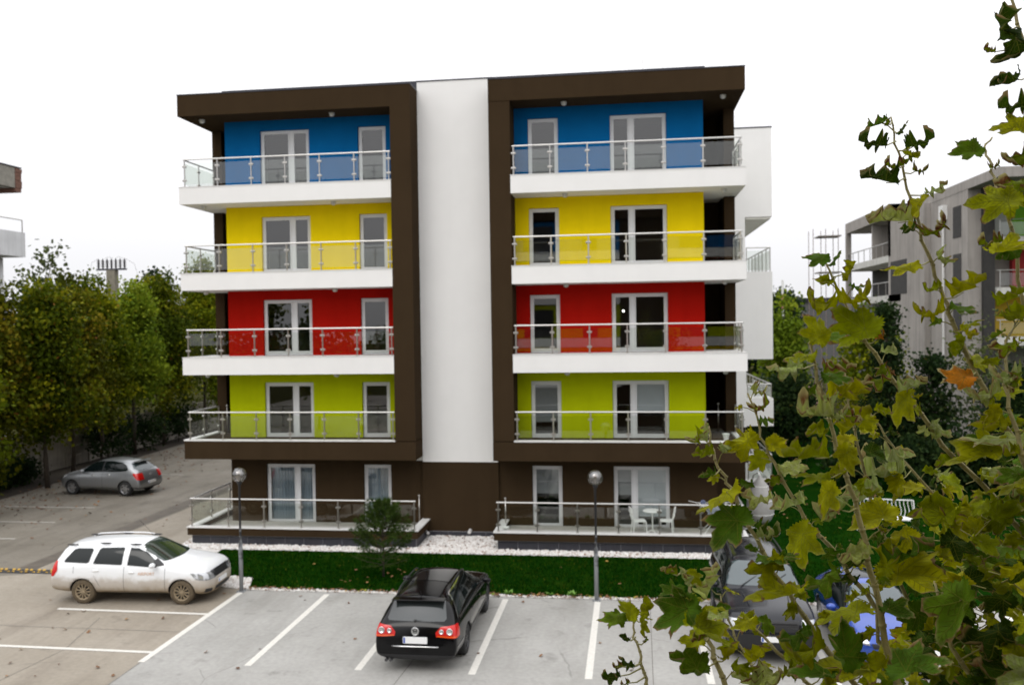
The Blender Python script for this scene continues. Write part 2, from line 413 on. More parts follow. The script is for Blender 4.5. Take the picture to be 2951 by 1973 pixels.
for x, y, z0 in ((-7.2, 29.2, .42), (-4.15, 28.9, .42), (-14.3, 30.4, .42), (3.1, 30.9, G1-.06), (-14.8, 30.6, G1-.06)):
    p = MB(); p.tube([(x, y, z0), (x, y, z0+1.0)], .02, 8); p.sphere((x, y, z0+1.03), .045, 10); bbuild(p, 'end_post', M['steel'], smooth=True)
# windows
cov = {
 ('blue', 0): None, ('blue', 1): None, ('blue', 2): None, ('blue', 3): None,
 ('green', 2): ('greyblind', 3.98), ('green', 3): [None, ('blind', 4.28)],
 ('ground', 0): ('curtain', 0), ('ground', 1): ('curtain', 0), ('ground', 2): ('greyblind', 1.52), ('ground', 3): [('greyblind', 1.50), ('blind', .78)],
}
k = 0
for nm, z0, z1 in (('blue', B1, 14.27), ('yellow', Y1, 11.235), ('red', R1, 8.30), ('green', G1-.06, 5.36), ('ground', .33, 2.465)):
    for i, (a, b, t) in enumerate(wins_l+wins_r):
        mull = {'L': -11.70, 'S': None, 'R': .18}[t]
        window(a+.01, b-.01, z0+.01, z1-.01, mull, cov.get((nm, i)), seed=k); k += 1
# rooms behind the windows
for z0, z1 in ((B1, 14.55), (Y1, 11.55), (R1, 8.58), (G1-.06, 5.66), (.33, 2.6)):
    for x0, x1 in ((-13.85, -10.3), (-10.2, -7.8), (-3.72, -1.4), (-1.3, 2.28)):
        mb = MB(); ya, yb = WY+.305, 32.5; c = .005
        mb.k = 0
        mb.quad((x0, yb, z0), (x1, yb, z0), (x1, yb, z1), (x0, yb, z1)); mb.quad((x0, ya, z0), (x0, yb, z0), (x0, yb, z1), (x0, ya, z1))
        mb.quad((x1, ya, z0), (x1, yb, z0), (x1, yb, z1), (x1, ya, z1)); mb.quad((x0, ya, z1), (x1, ya, z1), (x1, yb, z1), (x0, yb, z1))
        mb.k = 1; mb.quad((x0, ya, z0+c), (x1, ya, z0+c), (x1, yb, z0+c), (x0, yb, z0+c))
        bbuild(mb, 'room', [M['room'], M['roomfloor']])
# white internal columns glimpsed behind the left double windows
for z0, z1 in ((B1, 14.5), (Y1, 11.5), (R1, 8.5), (G1, 5.6)):
    p = MB(); p.tube([(-11.30, 30.4, z0), (-11.30, 30.4, z1)], .10, 14); bbuild(p, 'room_column', M['white'], smooth=True)
# added glowing ball behind the right red window, standing in for a pane glint
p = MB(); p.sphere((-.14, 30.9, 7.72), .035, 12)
bbuild(p, 'window_glint', M['glintglow'], smooth=True)
# soffit lights
for z in (FB, B0+.006, Y0+.006, R0+.006):
    for x, y in ((-14.7, 28.95), (-9.95, 28.85), (-2.0, 28.85), (3.15, 28.95)): corner_light(x, y, z)
a = MB(); a.tube([(.62, 30.2, 15.7), (.62, 30.2, 16.28)], .012, 6); a.lathe([(.05, 15.72), (.02, 15.8)], (.62, 30.2, 0), 8); bbuild(a, 'roof_antenna', M['steel'])
# rear side bays, on the right flank
w = MB(); w.box(3.70, 4.86, 37.0, 50, 2.9, 15.24); w.box(4.86, 5.95, 37.0, 46, 11.59, 15.24); w.box(4.86, 5.95, 37.0, 46, 5.72, 9.33)
w.box(3.70, 3.95, 33.0, 37.0, 2.9, 14.9)
bbuild(w, 'rear_bay', M['white'], label='white boxed bays stepping out of the right flank')
w = MB(); w.box(3.7, 5.97, 36.98, 50.02, 15.24, 15.29); bbuild(w, 'roof_flashing', M['darkmetal'])
w = MB(); w.box(3.2, 4.8, 36.98, 50, -.1, 2.9); w.box(4.8, 5.9, 37.02, 46, .3, .62); bbuild(w, 'rear_base', M['brown'])
w = MB(); w.box(4.86, 5.95, 37, 46, 2.95, 4.1); w.box(4.8, 6.0, 36.98, 46, .62, .70); bbuild(w, 'rear_parapet', M['white'])
w = MB(); w.box(4.9, 5.9, 37.05, 45.9, 11.5, 11.585); bbuild(w, 'rear_soffit', M['soffit'])
for zt, h in ((9.33, 1.0), (4.1, .58), (.70, 1.05)):
    r = MB(); r.tube([(4.9, 37.08, zt+h), (5.87, 37.08, zt+h)], .03, 8); r.tube([(5.87, 37.08, zt+h), (5.87, 45.5, zt+h)], .03, 8)
    rr = bbuild(r, 'side_railing', M['steelw'])
    for x, y in [(5.87, 37.08+i*1.05) for i in range(9)]+[(4.92, 37.08)]: pp = MB(); pp.tube([(x, y, zt), (x, y, zt+h)], .022, 6); bbuild(pp, 'post', M['steel'], rr)
    g = MB(); g.box(5.865, 5.875, 37.2, 45.4, zt+.08, zt+h-.12); g.box(4.95, 5.82, 37.075, 37.085, zt+.08, zt+h-.12); bbuild(g, 'glass_panel', M['glassb'], rr)
w = MB()
w.quad((4.95, 37.5, 2.15), (5.1, 37.5, 2.15), (5.95, 37.5, .75), (5.75, 37.5, .70)); w.quad((4.95, 37.9, 2.15), (5.1, 37.9, 2.15), (5.95, 37.9, .75), (5.75, 37.9, .70))
w.quad((4.95, 37.5, 2.15), (5.1, 37.5, 2.15), (5.1, 37.9, 2.15), (4.95, 37.9, 2.15)); w.quad((5.1, 37.5, 2.15), (5.95, 37.5, .75), (5.95, 37.9, .75), (5.1, 37.9, 2.15))
w.quad((4.95, 37.5, 2.15), (5.75, 37.5, .70), (5.75, 37.9, .70), (4.95, 37.9, 2.15)); bbuild(w, 'stair_string', M['white'])
# ------------------------------------------------------------------ ground, parking, lawn, gravel
def concrete(name, c, c2, stain, crack=.3, joint=None):
    m, nt, b = nmat(name); tc = N(nt, 'ShaderNodeTexCoord'); L = nt.links.new
    def noise(sc, det=6, vec=None, rough=.6):
        n = N(nt, 'ShaderNodeTexNoise', Scale=sc, Detail=det, Roughness=rough); L(vec or tc.outputs['Object'], n.inputs['Vector']); return n.outputs[0]
    base = ramp(nt, noise(.35), [(.3, c), (.72, c2)]).outputs[0]
    fine = ramp(nt, noise(9, 8), [(.3, .88), (.7, 1.08)]).outputs[0]
    a = N(nt, 'ShaderNodeMixRGB', blend_type='MULTIPLY'); a.inputs[0].default_value = 1; L(base, a.inputs[1]); L(fine, a.inputs[2])
    # long streaks of tyre dirt and water along the lane
    mp = N(nt, 'ShaderNodeMapping'); mp.inputs['Scale'].default_value = (1.1, .16, 1); L(tc.outputs['Object'], mp.inputs[0])
    st = ramp(nt, noise(1.0, 6, mp.outputs[0]), [(.50, 0.0), (.78, 1.0)]).outputs[0]
    s = N(nt, 'ShaderNodeMixRGB'); s.inputs[2].default_value = c4(stain)
    sf = N(nt, 'ShaderNodeMath', operation='MULTIPLY'); sf.inputs[1].default_value = .62; L(st, sf.inputs[0]); L(sf.outputs[0], s.inputs[0]); L(a.outputs[0], s.inputs[1])
    # blotches
    bl = ramp(nt, noise(1.3, 4), [(.60, 0.0), (.72, .45)]).outputs[0]
    s2 = N(nt, 'ShaderNodeMixRGB'); s2.inputs[2].default_value = c4([x*.55 for x in stain]); L(bl, s2.inputs[0]); L(s.outputs[0], s2.inputs[1])
    out = s2.outputs[0]
    # hairline cracks
    ds = N(nt, 'ShaderNodeMixRGB'); ds.inputs[0].default_value = .12
    nn = N(nt, 'ShaderNodeTexNoise', Scale=1.5, Detail=5); L(tc.outputs['Object'], nn.inputs['Vector']); L(tc.outputs['Object'], ds.inputs[1]); L(nn.outputs['Color'], ds.inputs[2])
    vo = N(nt, 'ShaderNodeTexVoronoi', feature='DISTANCE_TO_EDGE', Scale=.22); L(ds.outputs[0], vo.inputs['Vector'])
    cr = ramp(nt, vo.outputs['Distance'], [(.0, 1.0), (.0035, 0.0)]).outputs[0]
    msk = ramp(nt, noise(.5, 2), [(.5, 0.0), (.56, 1.0)]).outputs[0]
    cm = N(nt, 'ShaderNodeMath', operation='MULTIPLY'); L(cr, cm.inputs[0]); L(msk, cm.inputs[1])
    cm2 = N(nt, 'ShaderNodeMath', operation='MULTIPLY'); cm2.inputs[1].default_value = crack; L(cm.outputs[0], cm2.inputs[0])
    s3 = N(nt, 'ShaderNodeMixRGB'); s3.inputs[2].default_value = (.05, .045, .04, 1); L(cm2.outputs[0], s3.inputs[0]); L(out, s3.inputs[1])
    L(s3.outputs[0], b.inputs['Base Color'])
    rr = ramp(nt, noise(.8, 4), [(.3, .55), (.7, .85)]); L(rr.outputs[0], b.inputs['Roughness'])
    bp = N(nt, 'ShaderNodeBump', Strength=.25, Distance=.01); L(noise(60, 3), bp.inputs['Height']); L(bp.outputs[0], b.inputs['Normal'])
    return m
M['concL'] = concrete('old_concrete', (.245, .212, .165), (.33, .292, .238), (.15, .122, .092), .35)
M['concG'] = concrete('grey_concrete', (.295, .288, .268), (.39, .382, .36), (.205, .195, .175), .35)
M['concB'] = concrete('road_concrete', (.145, .127, .098), (.22, .198, .162), (.066, .055, .041), .5)
M['paint'] = pmat('line_paint', (.64, .62, .57), .7, var=.10, scale=14)
def lawnmat():
    m, nt, b = nmat('lawn_soil'); tc = N(nt, 'ShaderNodeTexCoord')
    n = N(nt, 'ShaderNodeTexNoise', Scale=1.1, Detail=8, Roughness=.65); nt.links.new(tc.outputs['Object'], n.inputs['Vector'])
    r = ramp(nt, n.outputs[0], [(.28, (.003, .018, .0015)), (.55, (.006, .029, .002)), (.8, (.026, .042, .004))])
    nt.links.new(r.outputs[0], b.inputs['Base Color']); b.inputs['Roughness'].default_value = 1; b.inputs['Specular IOR Level'].default_value = .0
    return m
M['lawn'] = lawnmat()
def grassmat():
    m, nt, b = nmat('grass_blades'); a = N(nt, 'ShaderNodeAttribute', attribute_name='rnd')
    r = ramp(nt, a.outputs['Fac'], [(0, (.003, .024, .0015)), (.6, (.008, .042, .002)), (.93, (.026, .060, .003)), (1, (.08, .085, .01))])
    nt.links.new(r.outputs[0], b.inputs['Base Color']); b.inputs['Roughness'].default_value = 1; b.inputs['Specular IOR Level'].default_value = .0; return m
M['grass'] = grassmat()
def sheet(name, pts, z, mat, kind='structure'):
    mb = MB(); mb.quad(*[(x, y, z) for x, y in pts]); o = mb.build(name, mat); return tag(o, kind=kind)
# far terrain reaching the horizon, then the yard on top of it
sheet('ground', [(-700, -300), (700, -300), (700, 900), (-700, 900)], -.012, pmat('rough_ground', (.040, .040, .016), 1, var=.4, scale=.5, spec=0))
sheet('road', [(-34, -30), (-14.9, -30), (-14.9, 52), (-34, 60)], -.004, M['concB'])
sheet('parking_lot', [(-20.4, -6), (-10.72, -6), (-10.72, 22.9), (-11.2, 23.6), (-13.6, 24.8), (-16.3, 24.3), (-20.4, 23.2)], .000, M['concL'])
sheet('service_lane', [(-18.1, 23.7), (-14.9, 24.3), (-14.9, 52), (-17.4, 52)], .001, M['concL'])
sheet('parking_bays', [(-10.72, -6), (24, -6), (24, 22.93), (-10.72, 22.93)], .004, M['concG'])
sheet('verge', [(-31, 20), (-26.9, 20), (-27.2, 36), (-27.9, 46), (-28.6, 62), (-34, 62)], .006, pmat('verge_soil', (.035, .026, .017), .95, var=.4, scale=3))
# dark drainage strip along the lane
sheet('drain_strip', [(-18.75, 24.5), (-18.15, 24.5), (-17.95, 40), (-18.7, 40)], .004, pmat('damp_concrete', (.105, .088, .068), .6, var=.3, scale=2))
# painted lines: one object per line
def line(p, q, w=.155, z=.008, mat=None):
    p, q = Vector((*p, 0)), Vector((*q, 0)); d = (q-p).normalized(); n = Vector((-d.y, d.x, 0))*w/2
    mb = MB(); L = (q-p).length; k = max(2, int(L/.35)); rnd = random.Random(int(p.x*100+p.y*7))
    for i in range(k):
        a, b = p+d*L*i/k, p+d*L*(i+1)/k
        mb.quad((*(a-n)[:2], z), (*(b-n)[:2], z), (*(b+n)[:2], z), (*(a+n)[:2], z))
    return tag(mb.build('parking_line', mat or M['paint']), kind='structure')
line((-10.70, 17.72), (-10.70, 22.78))
for x in (-8.25, -5.78, -3.32, -.88, 1.6, 4.1, 6.6, 9.1): line((x, 17.75), (x+.02, 22.75))
for y in (18.35, 20.95): line((-14.95, y), (-10.78, y-.06), .12)
line((-20.2, 18.4), (-15.4, 18.38), .12) if False else None
for y, x0, x1 in ((27.92, -26.5, -21.5), (30.45, -26.5, -21.75), (33.1, -26.5, -21.85), (40.95, -26.5, -22.2), (38.4, -26.5, -22.0)): line((x0, y), (x1, y), .11, mat=pmat('worn_paint', (.42, .40, .36), .8, var=.2, scale=9))
# expansion joints in the grey bays
jm = pmat('joint_filler', (.16, .15, .135), .9)
def joint(pts, w=.02):
    mb = MB()
    for p, q in zip(pts[:-1], pts[1:]):
        p, q = Vector((*p, 0)), Vector((*q, 0)); d = (q-p).normalized(); n = Vector((-d.y, d.x, 0))*w/2
        mb.quad((*(p-n)[:2], .0075), (*(q-n)[:2], .0075), (*(q+n)[:2], .0075), (*(p+n)[:2], .0075))
    tag(mb.build('expansion_joint', jm), kind='structure')
joint([(-10.7, 16.5), (-6, 16.42), (-1.0, 16.45), (5, 16.5), (16, 16.5)])
joint([(-4.9, 5), (-4.85, 16.4), (-4.72, 18.6)], .016); joint([(.35, 6), (.42, 16.4), (.5, 22.8)], .016); joint([(-1.0, 17.2), (-1.9, 16.9), (-2.6, 16.5)], .015)
joint([(-10.68, 5), (-10.7, 17.7)], .02)
joint([(-20, 19.7), (-15, 19.62), (-10.75, 19.6)], .013); joint([(-14.0, 12), (-13.2, 16), (-12.9, 18.3), (-13.4, 20.4)], .012)
# lawn with the gravel bed around the terraces
lawn_pts = [(-10.62, 23.1), (11, 23.1), (60, 23.1), (60, 70), (4.2, 70), (4.2, 27.10), (-13.35, 27.06), (-13.2, 25.0), (-12.2, 24.25), (-10.9, 23.95)]
sheet('lawn', lawn_pts, .03, M['lawn'])
mb = MB(); lp = [(x, y, .03) for x, y in lawn_pts]
for p, q in zip(lp, lp[1:]+lp[:1]): mb.quad((p[0], p[1], -.01), (q[0], q[1], -.01), q, p)
tag(mb.build('lawn_edge', M['lawn']), kind='structure')
M['gravelbase'] = pmat('gravel_base', (.58, .56, .53), .9, var=.25, scale=30)
sheet('gravel_bed', [(-13.6, 24.9), (-12.2, 23.3), (-10.62, 22.93), (16, 22.93), (16, 23.12), (-10.6, 23.12), (-10.9, 23.97), (-12.2, 24.27), (-13.2, 25.02), (-13.35, 26.9), (4.2, 26.92), (4.2, 28.0), (3.6, 28.0), (3.6, 29.5), (-14.8, 29.5), (-14.8, 28.5), (-15.0, 27.0)], .012, M['gravelbase'])
def inside(x, y, P):
    c = False; n = len(P)
    for i in range(n):
        (x1, y1), (x2, y2) = P[i], P[i-1]
        if (y1 > y) != (y2 > y) and x < (x2-x1)*(y-y1)/(y2-y1)+x1: c = not c
    return c
def scatter_mesh(name, mat, protos, items, smooth=False, rnds=None, kind='stuff'):
    """items = [(proto, matrix3x3 (np), loc)] merged into one mesh; kept with a per-vertex random attribute"""
    V = []; F = []; Rn = []; b = 0
    for i, (k, A, l) in enumerate(items):
        pv, pf = protos[k]; v = pv @ A.T + l; V.append(v); F += [tuple(j+b for j in f) for f in pf]; b += len(pv)
        Rn += [rnds[i] if rnds is not None else 0]*len(pv)
    me = bpy.data.meshes.new(name); me.from_pydata(np.concatenate(V).tolist(), [], F); me.materials.append(mat)
    at = me.attributes.new('rnd', 'FLOAT', 'POINT'); at.data.foreach_set('value', np.array(Rn, dtype=np.float32))
    if smooth: me.polygons.foreach_set('use_smooth', [True]*len(me.polygons))
    o = bpy.data.objects.new(name, me); col.objects.link(o)
    return tag(o, kind=kind) if kind else o
def rotm(rnd, tilt=1.0):
    a = rnd.uniform(0, 2*math.pi); e = Matrix.Rotation(a, 3, 'Z') @ Matrix.Rotation(rnd.gauss(0, .5)*tilt, 3, 'X') @ Matrix.Rotation(rnd.gauss(0, .5)*tilt, 3, 'Y')
    return np.array(e)
ico = bmesh.new(); bmesh.ops.create_icosphere(ico, subdivisions=1, radius=1)
ICO = (np.array([v.co[:] for v in ico.verts]), [tuple(v.index for v in f.verts) for f in ico.faces]); ico.free()
def stonemat():
    m, nt, b = nmat('white_pebble'); a = N(nt, 'ShaderNodeAttribute', attribute_name='rnd')
    r = ramp(nt, a.outputs['Fac'], [(0, (.74, .725, .70)), (.82, (.62, .59, .56)), (.93, (.45, .36, .30)), (1, (.22, .13, .09))]); nt.links.new(r.outputs[0], b.inputs['Base Color']); b.inputs['Roughness'].default_value = .7; return m
rnd = random.Random(4)
polys = [([(-14.9, 27.03), (3.7, 27.08), (3.7, 27.72), (-14.9, 27.72)], 6000, .034), ([(-6.85, 27.6), (-4.4, 27.6), (-4.4, 29.35), (-6.85, 29.35)], 2600, .040),
         ([(-10.6, 22.93), (14, 22.93), (14, 23.1), (-10.6, 23.1)], 2400, .024), ([(-13.6, 24.9), (-12.2, 23.35), (-10.62, 22.95), (-10.9, 23.97), (-12.2, 24.27), (-13.2, 25.02)], 1700, .032),
         ([(-15.0, 26.9), (-14.6, 26.9), (-14.8, 29.5), (-15.2, 29.5)], 500, .034)]
items = []; rs = []
for P, n, s in polys:
    x0, x1 = min(p[0] for p in P), max(p[0] for p in P); y0, y1 = min(p[1] for p in P), max(p[1] for p in P); c = 0
    while c < n:
        x, y = rnd.uniform(x0, x1), rnd.uniform(y0, y1)
        if not inside(x, y, P): continue
        sz = s*rnd.uniform(.6, 1.35); A = rotm(rnd)@np.diag([sz*rnd.uniform(.8, 1.4), sz, sz*rnd.uniform(.5, .8)])
        items.append((0, A, np.array([x, y, .012+rnd.uniform(.1, .7)*sz]))); rs.append(rnd.random()**(1 if s != .024 else .6)); c += 1
o = scatter_mesh('white_gravel', stonemat(), [ICO], items, rnds=rs); o['label'] = 'white pebbles laid around the terraces and along the lawn edges'
# grass blades
pb = (np.array([(-.012, 0, 0), (.012, 0, 0), (.002, .02, .07), (-.02, .004, 0), (0, -.014, 0), (-.03, -.01, .06)]), [(0, 1, 2), (3, 4, 5)])
items = []; rs = []; rnd = random.Random(9)
LP = lawn_pts
while len(items) < 26000:
    x, y = rnd.uniform(-13.3, 8), rnd.uniform(23.08, 26.95)
    if rnd.random() < .25: x, y = rnd.uniform(4.2, 14), rnd.uniform(26.9, 36)
    if not inside(x, y, LP): continue
    s = rnd.uniform(.7, 1.5); items.append((0, rotm(rnd, .5)*s, np.array([x, y, .028]))); rs.append(min(1, rnd.random()*.9+.1*math.sin(x*1.7+y)**2))
scatter_mesh('lawn_grass', M['grass'], [pb], items, rnds=rs)['label'] = 'short dark green grass of the lawn'
# fallen leaves
lf = (np.array([(0, -.5, 0), (.42, -.15, .10), (.30, .35, .02), (0, .55, .12), (-.32, .33, .0), (-.42, -.12, .13), (0, 0, .02)]), [(0, 1, 6), (1, 2, 6), (2, 3, 6), (3, 4, 6), (4, 5, 6), (5, 0, 6)])
def litmat():
    m, nt, b = nmat('leaf_litter'); a = N(nt, 'ShaderNodeAttribute', attribute_name='rnd')
    r = ramp(nt, a.outputs['Fac'], [(0, (.08, .035, .018)), (.4, (.16, .075, .03)), (.7, (.24, .12, .05)), (.9, (.36, .24, .04)), (1, (.20, .30, .03))]); nt.links.new(r.outputs[0], b.inputs['Base Color']); b.inputs['Roughness'].default_value = .8; return m
rnd = random.Random(21); items = []; rs = []
def leafat(x, y, s, v, z=.012): items.append((0, rotm(rnd, .5)*s, np.array([x, y, z+s*.12]))); rs.append(v)
for i in range(75): leafat(rnd.uniform(-20, -10.8), rnd.uniform(10, 24), rnd.uniform(.05, .13), rnd.random()*.75)
for i in range(34): leafat(rnd.uniform(-10, 4), rnd.uniform(14, 22.8), rnd.uniform(.06, .12), rnd.random()*.75)
for i in range(1100): leafat(-27.6+abs(rnd.gauss(0, 2.6)), rnd.uniform(24, 56), rnd.uniform(.06, .15), rnd.random()*.8)
for i in range(90): leafat(-16.5+rnd.gauss(0, 1.8), rnd.uniform(26, 50), rnd.uniform(.05, .12), rnd.random()*.7)
for i in range(420): leafat(rnd.uniform(-10.6, 4), 23.05+rnd.gauss(0, .07), rnd.uniform(.05, .11), rnd.random(), .04)
for i in range(14): leafat(rnd.uniform(-12, 6), rnd.uniform(23.2, 26.7), rnd.uniform(.06, .12), .3+.6*rnd.random(), .08)
for i in range(14): leafat(-7.1+rnd.gauss(0, .7), 24.4+rnd.gauss(0, .5), rnd.uniform(.06, .11), .3+.5*rnd.random(), .08)
for i in range(70): leafat(rnd.uniform(-6.7, -4.5), rnd.uniform(27.7, 29.2), rnd.uniform(.05, .08), rnd.random()*.6, .06)
for i in range(260): leafat(rnd.uniform(4.5, 16), rnd.uniform(24, 45), rnd.uniform(.07, .14), .3+.6*rnd.random(), .08)
scatter_mesh('fallen_leaves', litmat(), [lf], items, rnds=rs)['label'] = 'dry brown leaves scattered over concrete and grass'
# weeds along the lawn edge: broad leafed tufts
def weed(x, y, s, lab):
    mb = MB(); r = random.Random(int(x*1000))
    for i in range(16):
        a = r.uniform(0, 6.28); t = r.uniform(.2, .9); l = s*r.uniform(.7, 1.2); w = l*.3
        d = Vector((math.cos(a)*math.cos(t), math.sin(a)*math.cos(t), math.sin(t))); n = Vector((-math.sin(a), math.cos(a), 0))
        p = Vector((x, y, .03)); mb.quad(p, p+d*l*.5+n*w, p+d*l, p+d*l*.5-n*w)
    o = mb.build('weed_plant', M['weed']); tag(o, lab, 'plant', 'weeds along the lawn kerb')
M['weed'] = pmat('weed_leaf', (.10, .22, .02), .6, var=.3, scale=20)
for i, (x, y, s, lab) in enumerate(((-3.25, 23.12, .17, 'bright green weed tuft at the lawn edge, nearest the black estate car'), (-2.15, 23.1, .15, 'bright green weed tuft at the lawn edge, middle one of three'), (-1.55, 23.08, .18, 'bright green weed tuft at the lawn edge, nearest the right lamp post'))): weed(x, y, s, lab)
# speed bump
sb = empty('speed_bump', (-17.9, 24.15, 0), 0, 'black rubber speed bump with yellow chequers across the lane', 'speed bump')
prof = [(-.2, .005), (-.13, .035), (-.05, .05), (.05, .05), (.13, .035), (.2, .005)]
yel = pmat('bump_yellow', (.62, .36, .02), .6, var=.3, scale=20); blk = pmat('bump_rubber', (.02, .02, .022), .7, var=.3, scale=10)
b = MB(); y = MB(); seg = .42; x = -2.2
i = 0
while x < 1.5:
    mb_ = MB()
    for (a, za), (c, zc) in zip(prof[:-1], prof[1:]): b.quad((x, a, za), (x+seg-.01, a, za), (x+seg-.01, c, zc), (x, c, zc))
    for (px, py) in ((.06, -.12), (.22, -.12), (.14, 0), (.30, 0), (.06, .10), (.22, .10)):
        z = .036+.016*(1-abs(py)/.13)+.003
        y.quad((x+px, py-.045, z-.004), (x+px+.085, py-.045, z-.004), (x+px+.085, py+.045, z), (x+px, py+.045, z))
    x += seg
b.build('rubber_body', blk, sb); y.build('yellow_marking', yel, sb)
# ------------------------------------------------------------------ lamp posts
def lamppost(x, y, label):
    L = empty('street_lamp', (x, y, 0), 0, label, 'lamp post', 'globe lamps along the lawn')
    p = MB(); p.lathe([(.055, 0), (.055, 1.35), (.03, 1.42), (.03, 2.95), (.05, 2.98), (.07, 3.03), (.06, 3.06)], (0, 0, 0), 16)
    p.build('pole', M['pole'], L, True)
    p = MB(); p.box(-.11, .11, -.11, .11, 0, .02); 
    for a in (-.08, .08):
        for c in (-.08, .08): p.lathe([(.013, .02), (.013, .045)], (a, c, 0), 6)
    p.build('base_plate', M['pole'], L)
    g = MB(); g.sphere((0, 0, 3.25), .20, 28); gg = g.build('globe', M['globe'], L, True)
    r = MB(); r.lathe([(.055, 3.06), (.05, 3.12), (.09, 3.2), (.085, 3.32), (.03, 3.36), (0, 3.37)], (0, 0, 0), 16); r.build('reflector', M['steel'], L, True)
def polemat():
    m, nt, b = nmat('lamp_pole'); tc = N(nt, 'ShaderNodeTexCoord'); n = N(nt, 'ShaderNodeTexNoise', Scale=7, Detail=4); nt.links.new(tc.outputs['Object'], n.inputs['Vector'])
    sx = N(nt, 'ShaderNodeSeparateXYZ'); nt.links.new(tc.outputs['Object'], sx.inputs[0])
    ad = N(nt, 'ShaderNodeMath', operation='MULTIPLY_ADD'); ad.inputs[1].default_value = -.28; nt.links.new(sx.outputs['Z'], ad.inputs[0]); nt.links.new(n.outputs[0], ad.inputs[2])
    r = ramp(nt, ad.outputs[0], [(.02, (.012, .012, .014)), (.24, (.25, .26, .27))]); nt.links.new(r.outputs[0], b.inputs['Base Color']); b.inputs['Roughness'].default_value = .4; return m
M['pole'] = polemat()
M['globe'] = glass('smoked_globe', .16, (.62, .60, .58), .06)
lamppost(-10.72, 22.80, 'black globe lamp post at the lawn corner beside the white car')
lamppost(-.89, 22.87, 'globe lamp post with a scuffed silver pole right of the black estate car')
# ------------------------------------------------------------------ trees and shrubs
def leafmat(name, stops, trans=.3):
    m = bpy.data.materials.new(name); m.use_nodes = True; nt = m.node_tree; b = nt.nodes['Principled BSDF']; out = nt.nodes['Material Output']
    a = N(nt, 'ShaderNodeAttribute', attribute_name='rnd'); r = ramp(nt, a.outputs['Fac'], stops)
    nt.links.new(r.outputs[0], b.inputs['Base Color']); b.inputs['Roughness'].default_value = .6; b.inputs['Specular IOR Level'].default_value = .08
    t = N(nt, 'ShaderNodeBsdfTranslucent'); nt.links.new(r.outputs[0], t.inputs[0]); mx = N(nt, 'ShaderNodeMixShader'); mx.inputs[0].default_value = trans
    nt.links.new(b.outputs[0], mx.inputs[1]); nt.links.new(t.outputs[0], mx.inputs[2]); nt.links.new(mx.outputs[0], out.inputs[0]); return m
M['bark'] = pmat('bark', (.055, .042, .03), .9, var=.3, scale=8, bump=.8, bscale=25)
M['leafA'] = leafmat('olive_leaf', [(0, (.016, .030, .002)), (.5, (.078, .110, .004)), (.85, (.25, .24, .008)), (1, (.22, .10, .02))])
M['leafB'] = leafmat('yellow_green_leaf', [(0, (.024, .045, .002)), (.5, (.125, .165, .004)), (.85, (.33, .32, .009)), (1, (.30, .20, .02))])
M['leafC'] = leafmat('ochre_leaf', [(0, (.020, .026, .003)), (.5, (.105, .122, .004)), (.85, (.27, .20, .014)), (1, (.20, .08, .02))])
M['leafD'] = leafmat('dark_green_leaf', [(0, (.008, .020, .006)), (.5, (.018, .038, .010)), (.9, (.04, .065, .014)), (1, (.09, .09, .02))])
M['leafE'] = leafmat('grey_green_leaf', [(0, (.035, .050, .016)), (.5, (.075, .095, .03)), (1, (.13, .14, .05))])
M['leafF'] = leafmat('fresh_green_leaf', [(0, (.07, .12, .008)), (.5, (.15, .22, .012)), (1, (.27, .30, .02))])
CARD = (np.array([(-.5, -.25, 0), (0, -.5, .12), (.5, -.1, 0), (.35, .45, .1), (-.3, .45, -.08)]), [(0, 1, 2, 3, 4)])
